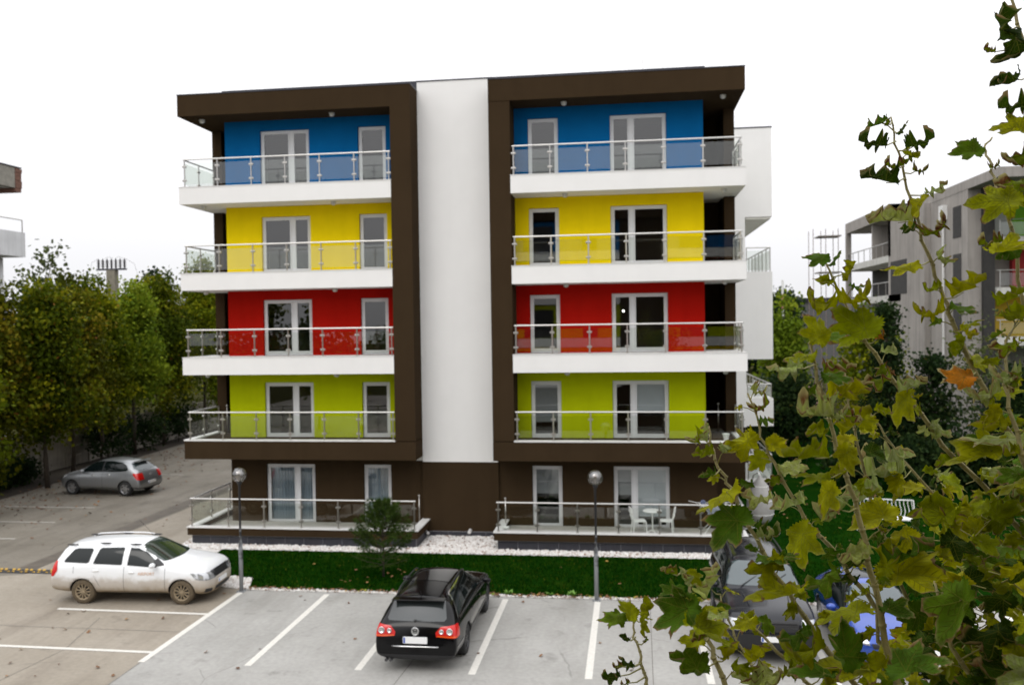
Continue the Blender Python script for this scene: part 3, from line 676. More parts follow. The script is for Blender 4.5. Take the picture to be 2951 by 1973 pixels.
def crown_mesh(name, mat, seed, rx, rz, n_clump, per, leaf, shape='round', zc=0, spread=.55, droop=.0):
    rs = np.random.RandomState(seed); C = []
    while len(C) < n_clump:
        u = rs.normal(size=3); u /= np.linalg.norm(u); rr = rs.uniform(.30, 1)**.6
        lump = 1+.22*math.sin(3.1*math.atan2(u[1], u[0])+seed)+.15*math.sin(7*u[2]+seed*2)
        p = u*rr*lump
        if shape == 'cone':
            t = rs.uniform(0, 1)**1.5; a = rs.uniform(0, 6.28); q = (1-t)*rs.uniform(.35, 1)
            p = np.array([math.cos(a)*q, math.sin(a)*q, t*2-1])
        elif shape == 'ovoid': p[2] = p[2]*1.0; p[:2] *= (1.1-.38*(p[2]+1))
        C.append(p)
    C = np.array(C)*np.array([rx, rx, rz]); C[:, 2] += zc
    # per-clump brightness: outer and upper clumps a little yellower
    cb = rs.uniform(0, .75, len(C))
    N_ = len(C)*per
    idx = np.repeat(np.arange(len(C)), per); off = rs.normal(size=(N_, 3))*spread*np.array([1, 1, .75])
    P = C[idx]+off; P[:, 2] -= droop*np.abs(rs.normal(size=N_))
    S = leaf*rs.uniform(.6, 1.4, N_)
    # random orientation frames
    a = rs.normal(size=(N_, 3)); a /= np.linalg.norm(a, axis=1)[:, None]; b = rs.normal(size=(N_, 3)); b -= (a*b).sum(1)[:, None]*a; b /= np.linalg.norm(b, axis=1)[:, None]; c = np.cross(a, b)
    cv = CARD[0]; V = P[:, None, :]+S[:, None, None]*(cv[None, :, 0:1]*a[:, None]+cv[None, :, 1:2]*b[:, None]+cv[None, :, 2:3]*c[:, None])
    V = V.reshape(-1, 3); k = len(cv); me = bpy.data.meshes.new(name)
    me.vertices.add(len(V)); me.vertices.foreach_set('co', V.ravel().astype(np.float32))
    me.loops.add(N_*k); me.loops.foreach_set('vertex_index', np.arange(N_*k, dtype=np.int32))
    me.polygons.add(N_); me.polygons.foreach_set('loop_start', np.arange(0, N_*k, k, dtype=np.int32))
    rv = np.clip(cb[idx]*.75+rs.uniform(0, .35, N_), 0, .97); rv[rs.uniform(size=N_) < .005] = 1
    me.materials.append(mat); me.update(calc_edges=True)
    at = me.attributes.new('rnd', 'FLOAT', 'POINT'); at.data.foreach_set('value', np.repeat(rv, k).astype(np.float32)); me.validate(); return me, C
def trunk_mesh(name, C, h0, top, r, seed, nb=9):
    rnd = random.Random(seed); mb = MB()
    pts = [(0, 0, -.05)]; x = y = 0
    for i in range(1, 7): x += rnd.gauss(0, .06); y += rnd.gauss(0, .06); pts.append((x, y, top*i/6))
    mb.tube(pts, r, 9, r*.25)
    for c in rnd.sample(list(C), min(nb, len(C))):
        z0 = min(max(h0, c[2]-rnd.uniform(.5, 1.6)), top*.9); i = z0/top*6; j = int(i); p = Vector(pts[j]).lerp(Vector(pts[min(6, j+1)]), i-j)
        q = Vector(c); m = p.lerp(q, .5)+Vector((rnd.gauss(0, .15), rnd.gauss(0, .15), -.1)); mb.tube([p, m, q], r*.38, 6, r*.08)
    return mb.mesh(name, M['bark'], True)
def tree(name, loc, h, rx, mat, seed, label, cat='tree', group=None, n=60, per=90, leaf=.17, base=2.0, shape='ovoid', tr=.13, spread=.5, rz=0, droop=0.0):
    t = empty(name, loc, rz, label, cat, group)
    rzz = (h-base)/2; me, C = crown_mesh('crown', M[mat], seed, rx, rzz*.92, n, per, leaf, shape, base+rzz, spread, droop)
    c = bpy.data.objects.new('crown', me); col.objects.link(c); c.parent = t
    tm = bpy.data.objects.new('trunk', trunk_mesh('trunk', C, base*.8, h*.8, tr, seed)); col.objects.link(tm); tm.parent = t
    return t
GW = 'trees in front of the concrete yard wall'
row = [(-26.2, 30.2, 9.2, 2.5, 'leafB', 'yellowish tree at the left frame edge, nearest of the row before the yard wall', 1.6),
 (-27.9, 34.6, 9.4, 2.6, 'leafC', 'brownish olive tree of the wall row, left of the silver hatchback bonnet', 1.7),
 (-26.9, 37.2, 10.2, 2.4, 'leafA', 'tall dark olive tree of the wall row, trunk directly behind the silver hatchback nose', 2.1),
 (-27.8, 40.4, 10.2, 2.6, 'leafC', 'ochre tinged tree of the wall row, behind the silver hatchback roof', 2.6),
 (-28.6, 44.0, 9.9, 2.7, 'leafB', 'brighter green tree with a ragged top below the insulator pole', 2.4),
 (-28.8, 47.6, 10.6, 2.5, 'leafF', 'bright yellow green tree just right of the insulator pole', 2.4),
 (-29.2, 51.6, 10.9, 2.8, 'leafA', 'dense olive tree of the wall row, second from the apartment block', 2.2),
 (-28.6, 56.0, 11.6, 2.9, 'leafB', 'green tree of the wall row touching the left edge of the apartment block', 2.2),
 (-26.0, 60.5, 11.2, 3.0, 'leafA', 'olive tree half hidden behind the left balconies of the block', 2.0)]
for i, (x, y, h, r, m, lab, b) in enumerate(row):
    tree('broadleaf_tree', (x, y, 0), h, r*.84, m, 10+i, lab, 'tree', GW, n=130, per=170, leaf=.14, base=b, spread=.40, droop=.15)
# taller ones behind the wall
back = [(-40.5, 56, 14.0, 2.8, 'leafE', 'thin crowned grey green poplar rising behind the white building', 5, 26, 34),
 (-44, 64, 12.2, 3.0, 'leafE', 'grey green tree behind the row, left of the insulator pole', 3, 60, 80),
 (-46, 80, 12.6, 3.4, 'leafD', 'dark tree beyond the wall, left of the insulator pole base', 3, 60, 80),
 (-42, 84, 12.4, 3.2, 'leafE', 'pale shrubby treetop beyond the wall, right of the insulator pole', 3, 50, 70),
 (-37, 86, 13.2, 2.8, 'leafD', 'dark pointed treetop left of the yellow balcony', 3, 60, 70),
 (-33, 88, 12.9, 3.0, 'leafE', 'grey green treetop touching the yellow balcony slab', 3, 60, 70)]
for i, (x, y, h, r, m, lab, b, n, per) in enumerate(back): tree('background_tree', (x, y, 0), h, r, m, 40+i, lab, 'tree', 'treetops beyond the yard wall', n=n, per=per, leaf=.26, base=b, spread=.55)
# undergrowth at the foot of the wall
for i, (x, y, s, lab) in enumerate(((-28.9, 32.0, .8, 'dark rounded shrub at the wall foot, at the left frame edge'), (-29.0, 36.0, .8, 'dark shrub at the wall foot, just behind the left trees'), (-28.9, 38.0, .75, 'dark shrub at the wall foot behind the silver hatchback bonnet'), (-28.8, 45.0, 1.5, 'dark shrub at the wall foot right of the silver hatchback'), (-28.9, 48.8, 1.6, 'dark shrub at the wall foot, nearest the apartment block'), (-29, 53, 1.7, 'dark shrub in the far shade below the lime green balcony'))):
    tree('shrub', (x, y, 0), s*1.7, s, 'leafD', 60+i, lab, 'shrub', 'dark shrubs at the wall foot', n=26, per=70, leaf=.12, base=.1, tr=.04, spread=.3)
# right side background
tree('round_tree', (14.8, 92, 0), 11.2, 3.4, 'leafD', 81, 'dark round crowned tree on the horizon right of the block', n=80, per=90, leaf=.28, base=3, shape='round')
tree('bright_tree', (9.9, 57, 0), 8.0, 1.45, 'leafF', 82, 'bright yellow green tree beside the white rear bays', n=70, per=100, leaf=.18, base=1.5)
tree('yellow_tree', (13.7, 52, 0), 7.9, 2.2, 'leafB', 83, 'olive yellow tree right of the bright tree', n=60, per=80, leaf=.18, base=1.2)
tree('conifer', (12.0, 42.5, 0), 8.1, 1.5, 'leafD', 84, 'tall black green conifer before the grey unfinished building', n=120, per=90, leaf=.12, base=.3, shape='cone', spread=.26)
tree('conifer', (13.6, 41.4, 0), 5.9, 1.7, 'leafD', 85, 'shorter bushy dark conifer right of the tall one', n=100, per=80, leaf=.13, base=.2, shape='cone', spread=.32)
tree('sapling', (15.3, 40.5, 0), 7.2, 1.5, 'leafE', 86, 'thin light green sapling against the grey building wall', n=34, per=40, leaf=.13, base=1.6, tr=.05)
tree('broadleaf_tree', (16.2, 37.0, 0), 5.6, 2.3, 'leafD', 87, 'dark leafy tree with a bare trunk behind the white bench', n=60, per=110, leaf=.14, base=2.0, tr=.11)
tree('broadleaf_tree', (20.5, 41, 0), 6.0, 2.6, 'leafD', 88, 'dark tree at the right frame edge below the yellow balcony', n=60, per=100, leaf=.15, base=1.2)
tree('broadleaf_tree', (8.4, 47, 0), 4.6, 2.0, 'leafD', 89, 'low dark tree right of the rear bays, under the bright tree', n=60, per=90, leaf=.15, base=.6)
for i, (x, y, s, lab) in enumerate(((9.9, 39.5, 1.5, 'dark bush left of the conifers'), (12.1, 38.0, 1.4, 'dark bush at the foot of the tall conifer'), (15.0, 39.0, 1.5, 'dark bush behind the garden bench'), (18.2, 37.8, 1.7, 'dark bush right of the garden bench trunk'), (22.0, 37.5, 1.8, 'dark bush beyond the blue car, at the right edge'), (7.2, 52.0, 1.8, 'dark bush beside the rear bays'))):
    tree('bush', (x, y, 0), s*1.7, s*1.15, 'leafD', 90+i, lab, 'bush', 'dark bushes behind the rear lawn', n=34, per=90, leaf=.13, base=.05, tr=.04, spread=.32)
# trees behind the viewpoint, seen only as reflections in the panes
for i, (x, y, h) in enumerate(((-16, -6, 10.5), (-22, -3, 10), (-29, -8, 11), (-36, 2, 10))):
    tree('broadleaf_tree', (x, y, 0), h, 3.2, 'leafA', 120+i, 'olive tree of the row across the car park, behind the viewpoint', 'tree', 'trees across the car park', n=40, per=60, leaf=.3, base=2)
# far wood on the horizon
def far_wood():
    rs = np.random.RandomState(5); items = []; r = []; rnd = random.Random(3)
    for i in range(15000):
        if i % 2: x = rnd.uniform(-230, -30)
        else: x = rnd.uniform(12, 190)
        y = 120+rnd.uniform(0, 14)+abs(x)*.1; hh = 8.2+1.6*math.sin(x*.21)+1.2*math.sin(x*.53+1)+ (0 if x < 0 else -1.2); z = rnd.uniform(0, 1)**.6*hh
        items.append((0, rotm(rnd, 2)*rnd.uniform(.7, 1.6), np.array([x, y, z]))); r.append(rnd.random()*.9)
    o = scatter_mesh('far_wood', M['leafD'], [CARD], items, rnds=r); o['label'] = 'dark line of far trees on the horizon'
far_wood()
# young pine on the lawn
def pine():
    t = empty('young_pine', (-7.12, 24.42, .03), 0, 'young pine with sparse dark needles on the lawn behind the black estate car', 'pine tree')
    rnd = random.Random(7); tr = MB(); tr.tube([(0, 0, -.03), (.02, 0, .7), (-.01, .01, 1.5), (.0, 0, 2.2)], .045, 8, .012)
    V = []; F = []; Rr = []
    def tuft(p, d, s, k):
        for j in range(k):
            u = (d+Vector((rnd.gauss(0, .7), rnd.gauss(0, .7), rnd.gauss(0, .55)))).normalized(); w = u.cross(Vector((rnd.gauss(0, 1), rnd.gauss(0, 1), rnd.gauss(0, 1)))).normalized()*.006
            q = p+u*s*rnd.uniform(.7, 1.2); b = len(V); V.extend([tuple(p-w), tuple(p+w), tuple(q)]); F.append((b, b+1, b+2)); Rr.extend([rnd.random()*.9]*3)
    rb = random.Random(3)
    for lv in range(11):
        z = .35+lv*.165; ln = (1.12-.082*lv)*(0.75 if lv < 2 else 1); nb = 6 if lv < 9 else 4
        if lv > 8: ln = .22
        for k in range(nb):
            a = k/nb*6.28+lv*1.1+rb.gauss(0, .25); l = ln*rb.uniform(.7, 1.1); up = .12+.05*lv
            pts = [Vector((0, 0, z)), Vector((math.cos(a)*l*.55, math.sin(a)*l*.55, z+l*up*.6)), Vector((math.cos(a)*l, math.sin(a)*l, z+l*up*1.9))]
            tr.tube(pts, .014, 5, .004)
            for s in range(7):
                f = .3+.7*s/6; p = pts[0].lerp(pts[1], f*2) if f < .5 else pts[1].lerp(pts[2], f*2-1)
                dens = 13 if f > .45 else 5
                if lv < 2: dens = 4
                tuft(p, (pts[2]-pts[1]).normalized(), .14, dens*3)
                if f > .55:
                    for sd in (-1, 1):
                        e = p+Vector((-math.sin(a), math.cos(a), .25))*sd*.14*rb.uniform(.6, 1.2); tuft(e, (e-p).normalized(), .12, dens*2)
    for s in range(8): tuft(Vector((0, 0, 1.75+s*.06)), Vector((0, 0, 1)), .13, 14)
    tr.build('trunk', M['bark'], t, True)
    me = bpy.data.meshes.new('needles'); me.from_pydata(V, [], F); me.materials.append(M['needle']); at = me.attributes.new('rnd', 'FLOAT', 'POINT'); at.data.foreach_set('value', np.array(Rr, dtype=np.float32))
    o = bpy.data.objects.new('needles', me); col.objects.link(o); o.parent = t
    # dead brown needles caught inside
    V2 = []; V.clear(); F.clear(); Rr.clear()
    for j in range(26):
        p = Vector((rnd.gauss(0, .16), rnd.gauss(0, .12), 1.02+rnd.gauss(0, .10))); tuft(p, Vector((0, 0, 1)), .09, 9)
    me = bpy.data.meshes.new('dry_needles'); me.from_pydata(V, [], F); me.materials.append(pmat('dry_needle', (.16, .06, .015), .9))
    o = bpy.data.objects.new('dry_needles', me); col.objects.link(o); o.parent = t
M['needle'] = leafmat('pine_needle', [(0, (.015, .036, .006)), (.6, (.040, .075, .010)), (1, (.09, .12, .02))], .1)
pine()
# ------------------------------------------------------------------ yard wall, neighbours, pole
def yard_wall():
    w = empty('yard_wall', (-30, 25, 0), 0, 'low precast concrete yard wall in the shade of the left trees', 'wall')
    cm = pmat('precast_concrete', (.38, .35, .30), .9, var=.2, scale=2, bump=.4, bscale=30, stain=.35)
    y = 0; P = MB(); S = []
    while y < 44:
        p = MB(); p.box(-.09, .09, y-.09, y+.09, -.1, 2.25); p.build('wall_post', cm, w)
        q = MB()
        for z in (0, .53, 1.06, 1.59): q.box(-.025, .025, y+.09, y+1.91, z+.01, z+.525)
        q.build('wall_panel', cm, w); y += 2.0
    q = MB(); q.box(.1, 14.5, 43.9, 43.96, 0, 2.1); q.build('wall_panel', cm, w)
yard_wall()
def left_building():
    b = empty('left_building', (-36, 44, 0), 0, 'unfinished white block with a grey brick edged roof slab at the left frame edge', 'building')
    wm = pmat('weathered_white', (.66, .66, .67), .9, var=.10, scale=1.2, stain=.25); cm = pmat('raw_concrete', (.26, .245, .21), .9, var=.2, scale=3); br = pmat('clay_block', (.17, .085, .06), .9, var=.35, scale=9)
    # local coords: +x towards the yard; corner seen in the photo is at y = 0
    m = MB(); m.box(-8, -.0, -14, -1.0, 0, 12.75); m.build('wall', wm, b)
    m = MB(); m.box(-8, 0.0, -1.0+.003, 4.3, 12.13-.35, 13.25); m.build('upper_box', wm, b)
    m = MB(); m.box(-.9, -.0, -1.0+.003, .0, .0, 11.7); m.box(-8, -.95, -.99, 3.6, 0, 11.7); m.build('recess_wall', wm, b)
    m = MB(); m.box(-8, .0, -14, 3.55, 15.85, 17.05); m.build('roof_slab', cm, b)
    m = MB(); 
    for i in range(6): m.box(-8, .02+.02*(i % 2), 3.55, 4.05+.04*(i % 3), 15.62+i*.235, 15.62+i*.235+.22)
    m.build('brick_edge', br, b)
    m = MB(); m.box(-8, .05, -14, 4.1, 17.06, 17.12); m.build('roof_flashing', M['darkmetal'], b)
    m = MB(); m.box(-6, -5, -10, -3, 12.7, 15.9); m.box(-6, -5, 1, 2, 13.2, 15.9); m.build('roof_column', cm, b)
    m = MB(); m.tube([(0-.1, -14, 14.0), (-.1, 4.2, 14.0)], .035, 6); m.tube([(-.1, 4.2, 13.2), (-.1, 4.2, 14.0)], .035, 6); m.tube([(-.1, -4, 13.2), (-.1, -4, 14.0)], .035, 6); m.build('railing', M['steel'], b)
    return b
lb = left_building()
def pole():
    t = empty('utility_pole', (-47.2, 75, 0), 0, 'concrete utility pole topped by a crossbar of seven black insulators', 'utility pole')
    m = MB(); m.box(-.42, .42, -.3, .3, 0, 12.85); m.build('shaft', pmat('pole_concrete', (.20, .18, .14), .9, var=.2), t)
    m = MB(); m.box(-1.45, 1.35, -.2, .2, 12.85, 13.0); m.build('crossbar', M['darkmetal'], t)
    blk = pmat('insulator', (.012, .008, .012), .3)
    for i in range(7):
        x = -1.35+i*.43; m = MB(); pr = [(.05, 0)]
        for k in range(5): z = .12+k*.14; pr += [(.07, z), (.15, z+.02), (.15, z+.06), (.07, z+.08)]
        pr += [(.04, .9), (0, .95)]; m.lathe(pr, (x, 0, 13.0), 10); m.build('insulator', blk, t)
    m = MB()
    for x in (-.7, .3): m.tube([(x, 0, 13.9), (x+.35, 0, 14.1), (x+.8, 0, 13.92)], .012, 4)
    m.tube([(-1.4, 0, 13.9), (-2.0, 0, 13.6), (-2.4, 0, 12.2), (-2.5, 0, 10)], .012, 4); m.tube([(1.3, 0, 13.9), (2.2, 0, 13.4), (2.9, 0, 11)], .012, 4)
    m.build('wire', M['darkmetal'], t)
pole()
def right_building():
    b = empty('grey_building', (20, 54, 0), 0, 'unfinished grey concrete block with green, red and yellow balcony walls behind the branches', 'building')
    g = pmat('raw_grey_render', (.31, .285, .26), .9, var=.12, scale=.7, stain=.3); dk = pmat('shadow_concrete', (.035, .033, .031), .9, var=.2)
    wh = pmat('dirty_white', (.55, .54, .50), .9, var=.1, stain=.3)
    P = {'x': 20, 'y': 54}
    def bx(name, mat, *boxes, lab=None, parent=b):
        m = MB()
        for q in boxes: m.box(q[0]-20, q[1]-20, q[2]-54, q[3]-54, q[4], q[5])
        o = m.build(name, mat, parent); 
        if lab: o['label'] = lab
        return o
    # near block: x >= 20, front face with balconies at y 54.6, roof reaches 50.3
    bx('roof', g, (19.98, 46, 50.3, 78, 14.9, 15.45))
    bx('wall', g, (20.0, 20.9, 54.6, 61, 0, 14.9), (20.9, 46, 57.3, 61, 0, 14.9))
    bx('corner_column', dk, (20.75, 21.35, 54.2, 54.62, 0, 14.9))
    for z, cm, nm in ((12.0, pmat('lime_panel', (.20, .52, .02), .8, var=.05), 'lime green wall of the top loggia'), (9.05, pmat('red_panel', (.42, .03, .03), .8, var=.05), 'red wall of the middle loggia'), (6.15, pmat('yellow_panel', (.62, .42, .03), .8, var=.05), 'yellow wall of the lower loggia')):
        bx('balcony_slab', wh, (21.36, 46, 54.0, 57.3, z-.5, z))
        bx('colour_wall', cm, (23.4 if z > 8 else 22.2, 46, 56.9, 57.3, z, z+2.4), lab=nm)
        m = MB(); m.tube([(1.4, .15, z+1.0), (26, .15, z+1.0)], .03, 6)
        for i in range(14): m.tube([(1.6+i*1.6, .15, z), (1.6+i*1.6, .15, z+1.0)], .025, 6)
        rr = m.build('railing', M['steelw'], b); m = MB(); m.box(1.6, 26, .145, .155, z+.1, z+.85); m.build('glass_panel', M['glassb'], rr)
    bx('window', pmat('pale_window', (.45, .47, .42), .3), (21.6, 23.2, 56.85, 57.25, 12.05, 14.2))
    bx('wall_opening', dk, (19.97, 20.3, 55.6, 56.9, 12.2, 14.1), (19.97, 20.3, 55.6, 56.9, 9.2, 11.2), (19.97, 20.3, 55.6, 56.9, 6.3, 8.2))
    # far block, two storeys of open loggias on its left face
    fx = 19.6
    bx('wall', g, (fx, 30, 61, 69, 0, 14.95), (fx+2.4, 30, 69, 82, 0, 15.4), (fx, 30, 68.4, 69, 12.0, 15.9), (fx, 30, 68.4, 69, 0, 5.6))
    bx('roof', g, (fx, 30, 68.4, 82, 15.0, 15.9))
    bx('loggia_slab', wh, (fx, fx+2.4, 69, 82, 11.6, 12.1), (fx, fx+2.4, 66.0, 80, 8.6, 9.1), (fx, fx+2.4, 68.4, 80, 5.6, 6.1))
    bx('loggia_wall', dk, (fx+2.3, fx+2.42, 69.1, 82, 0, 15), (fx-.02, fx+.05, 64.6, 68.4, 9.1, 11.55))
    bx('loggia_pier', g, (fx, fx+.4, 81.5, 82, 5.6, 15.0)); bx('loggia_pier', g, (fx+.2, fx+2.3, 74, 74.25, 12.1, 15.0))
    m = MB()
    for z, y0, y1 in ((12.1, 69, 81.5), (9.1, 66, 80)):
        m.tube([(fx-20+.1, y0-54, z+1), (fx-20+.1, y1-54, z+1)], .04, 6)
        for i in range(8): y = y0+(y1-y0)*i/7-54; m.tube([(fx-20+.1, y, z), (fx-20+.1, y, z+1)], .03, 6)
    m.build('railing', M['steel'], b)
    m = MB(); m.tube([(-.12, 4.3, 2), (-.12, 4.3, 13.5)], .07, 8); m.box(-.3, 0, 3.9, 4.6, 13.5, 14.4); m.build('drain_pipe', M['coping'], b)
    s = empty('scaffold', (19.1, 83.5, 0), 0, 'thin steel scaffold standing at the far end of the grey building', 'scaffold')
    m = MB()
    for x in (-2.2, -1.1, 0):
        for y in (-1, 1): m.tube([(x, y, 0), (x, y, 15.6)], .032, 5)
    m.build('frame', pmat('rusty_tube', (.22, .17, .16), .8), s)
    for z in (11.6, 14.9, 8.4): m = MB(); m.box(-1.7, .3, -1, 1, z, z+.10); m.build('platform', g, s)
right_building()
def low_building():
    b = empty('far_shed', (22, 108, 0), 0, 'long low dark roofed building on the horizon', 'building')
    m = MB(); m.box(-5, 12, 0, 8, 0, 9.6); m.build('wall', pmat('shed_wall', (.10, .10, .10), .8), b); m = MB(); m.box(-5.4, 12.4, -.4, 8.4, 9.6, 9.95); m.build('roof', M['darkmetal'], b)
low_building()
def barrier():
    t = empty('barrier_pole', (10.3, 60, 0), 0, 'slim pale red striped mast with an orange lamp beyond the rear bays', 'mast')
    for i in range(8):
        m = MB(); m.tube([(0, 0, 2.4+i*.95), (0, 0, 2.4+(i+1)*.95)], .07, 8); m.build('band', M['whiteplastic'] if i % 2 else pmat('faded_red', (.55, .22, .20), .7), t)
    m = MB(); m.tube([(0, 0, 0), (0, 0, 2.4)], .06, 8); m.build('shaft', M['steel'], t)
    m = MB(); m.sphere((0, -.1, 2.2), .28, 10, (1, .6, 1)); m.build('orange_lamp', pmat('orange_lens', (.7, .12, .02), .4), t, True)
barrier()
t = empty('garden_parasol', (12.5, 64, 0), 0, 'pale pink closed parasol cloth seen between the dark bushes', 'parasol')
m = MB(); m.lathe([(.03, 0), (.03, 2.9)], (0, 0, 0), 8); m.build('shaft', M['steel'], t)
m = MB(); m.lathe([(1.25, .9), (1.0, 1.5), (.95, 1.9), (.7, 2.3), (.05, 2.9)], (0, 0, 0), 9); m.build('cloth', pmat('pink_cloth', (.62, .38, .36), .9, var=.12), t, True)
# opposite building: stands behind the viewpoint, visible as reflections in panes and paint
def opposite():
    b = empty('opposite_building', (1, -1.2, 0), 0, 'sister apartment block across the car park, mirrored in the window panes', 'building')
    m = MB(); m.box(-10.5, 10.5, -12, -1.2, 0, 15.3); m.build('wall', M['brown'], b)
    for z, k in ((11.6, 'blue'), (8.65, 'red'), (5.7, 'green'), (2.8, 'yellow')):
        for s in (-1, 1):
            x0, x1 = (1.5, 9.0) if s > 0 else (-9.0, -1.5)
            m = MB(); m.box(x0, x1, -1.2, -1.16, z+.62, z+2.9); m.build('colour_wall', M[k], b)
            m = MB(); m.box(x0+1, x0+2.8, -1.16, -1.13, z+.65, z+2.6); m.box(x0+5, x0+6, -1.16, -1.13, z+.65, z+2.6); m.build('window', M['black'], b)
            if not (abs(x0) < 1 and z > 5): 
                m = MB(); m.box(x0, x1, -1.19, -.95, z, z+.6); m.build('balcony_slab', M['white'], b)
    m = MB(); m.box(-9.6, -8.9, -1.2, -.9, 2.8, 15.3); m.box(8.9, 9.6, -1.2, -.9, 2.8, 15.3); m.box(-9.6, 9.6, -1.2, -.9, 14.6, 15.3); m.build('frame', M['brown'], b)
    m = MB(); m.box(-10.4, 10.4, -1.2, -1.15, 0, 2.7); m.build('ground_storey', M['brown'], b)
opposite()
# ------------------------------------------------------------------ cars
def paint(name, c, metal=0, rough=.32, dirt=None, coat=.8, spec=.4):
    m, nt, b = nmat(name); b.inputs['Base Color'].default_value = c4(c); b.inputs['Metallic'].default_value = metal; b.inputs['Roughness'].default_value = rough
    b.inputs['Coat Weight'].default_value = coat; b.inputs['Specular IOR Level'].default_value = spec; b.inputs['Coat Roughness'].default_value = .05
    tc = N(nt, 'ShaderNodeTexCoord'); L = nt.links.new
    if dirt:
        sx = N(nt, 'ShaderNodeSeparateXYZ'); L(tc.outputs['Object'], sx.inputs[0])
        n = N(nt, 'ShaderNodeTexNoise', Scale=2.6, Detail=7, Roughness=.65); L(tc.outputs['Object'], n.inputs['Vector'])
        a = N(nt, 'ShaderNodeMath', operation='MULTIPLY_ADD'); a.inputs[1].default_value = .42; L(n.outputs[0], a.inputs[0]); L(sx.outputs['Z'], a.inputs[2])
        r = ramp(nt, a.outputs[0], [(.46, .97), (.78, .62), (1.0, 0.0)]); r.color_ramp.interpolation = 'EASE'
        mx = N(nt, 'ShaderNodeMixRGB'); mx.inputs[1].default_value = c4(c); mx.inputs[2].default_value = c4(dirt); L(r.outputs[0], mx.inputs[0]); L(mx.outputs[0], b.inputs['Base Color'])
        rr = ramp(nt, r.outputs[0], [(0, rough), (.4, .8)]); L(rr.outputs[0], b.inputs['Roughness'])
        inv = ramp(nt, r.outputs[0], [(0, .8), (.35, 0.0)]); L(inv.outputs[0], b.inputs['Coat Weight'])
    return m
M['carglass'] = pmat('car_glass', (.004, .007, .007), .04, spec=.35)
M['windscreen'] = pmat('windscreen', (.016, .030, .020), .03, spec=.9)
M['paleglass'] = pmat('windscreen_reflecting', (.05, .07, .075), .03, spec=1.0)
M['tyre'] = pmat('tyre', (.018, .018, .018), .85, var=.2, scale=20)
M['mudtyre'] = pmat('muddy_tyre', (.10, .075, .045), .9, var=.3, scale=14)
M['rim'] = pmat('alloy', (.42, .42, .43), .3, metal=.9)
M['mudrim'] = pmat('muddy_hubcap', (.30, .235, .15), .7, var=.3, scale=12)
M['darkalloy'] = pmat('dark_alloy', (.10, .10, .105), .3, metal=.8)
M['redlens'] = pmat('red_lens', (.55, .006, .004), .25, coat=.25)
M['orangelens'] = pmat('orange_lens_lamp', (.75, .09, .01), .15, coat=1)
M['clearlens'] = pmat('clear_lens', (.55, .56, .57), .08, metal=.6, coat=1)
M['chrome'] = pmat('chrome', (.75, .75, .75), .12, metal=1)
M['plate'] = pmat('number_plate', (.86, .86, .86), .4)
M['plateblue'] = pmat('plate_blue', (.02, .08, .42), .4)
M['seam'] = pmat('door_gap', (.03, .03, .03), .9)
def body_mesh(st, sub=2):
    """st: stations (x, zb, zs, zt, wl, wm, ws, wt, dt) front to back -> closed subdivided body"""
    bm = bmesh.new(); rings = []
    for x, zb, zs, zt, wl, wm, ws, wt, dt in st:
        h = zs-zb
        half = [(0, zb), (.7*wl, zb), (wl, zb+.07), (wm, zb+.36*h), (wm*.995, zb+.76*h), (ws, zs), (wt, zt-dt), (.55*wt, zt-.28*dt), (0, zt)]
        ring = [bm.verts.new((x, y, z)) for y, z in half] + [bm.verts.new((x, -y, z)) for y, z in half[-2:0:-1]]
        rings.append(ring)
    n = len(rings[0])
    for a, b in zip(rings[:-1], rings[1:]):
        for i in range(n): bm.faces.new((a[i], a[(i+1) % n], b[(i+1) % n], b[i]))
    for rg, fl in ((rings[0], 1), (rings[-1], 0)):
        # cap as quad ladder
        for i in range(8):
            l0, l1 = rg[i], rg[i+1]; r0 = rg[(n-i) % n]; r1 = rg[(n-i-1) % n]
            vs = []
            for v in (l0, l1, r1, r0):
                if v not in vs: vs.append(v)
            if len(vs) > 2: bm.faces.new(vs)
    bmesh.ops.recalc_face_normals(bm, faces=bm.faces)
    me = bpy.data.meshes.new('body'); bm.to_mesh(me); bm.free()
    o = bpy.data.objects.new('tmp', me); col.objects.link(o); md = o.modifiers.new('s', 'SUBSURF'); md.levels = sub; md.render_levels = sub
    dg = bpy.context.evaluated_depsgraph_get(); me2 = bpy.data.meshes.new_from_object(o.evaluated_get(dg)); bpy.data.objects.remove(o); return me2
def cut_arches(me, axles, r, w):
    o = bpy.data.objects.new('tmpb', me); col.objects.link(o); cb = MB()
    for ax, az in axles:
        for s in (-1, 1):
            y0, y1 = (w-.30, w+.3) if s > 0 else (-w-.3, -w+.30)
            cb.lathe([(r, y0), (r, y1)], (ax, 0, az), 36, 'Y')
    cm = cb.mesh('cut', M['black']); c = bpy.data.objects.new('tmpc', cm); col.objects.link(c)
    md = o.modifiers.new('b', 'BOOLEAN'); md.operation = 'DIFFERENCE'; md.object = c; md.solver = 'EXACT'; md.use_self = True
    dg = bpy.context.evaluated_depsgraph_get(); res = bpy.data.meshes.new_from_object(o.evaluated_get(dg)); bpy.data.objects.remove(o); bpy.data.objects.remove(c)
    res.materials.append(M['black']) if len(res.materials) < 2 else None
    return res
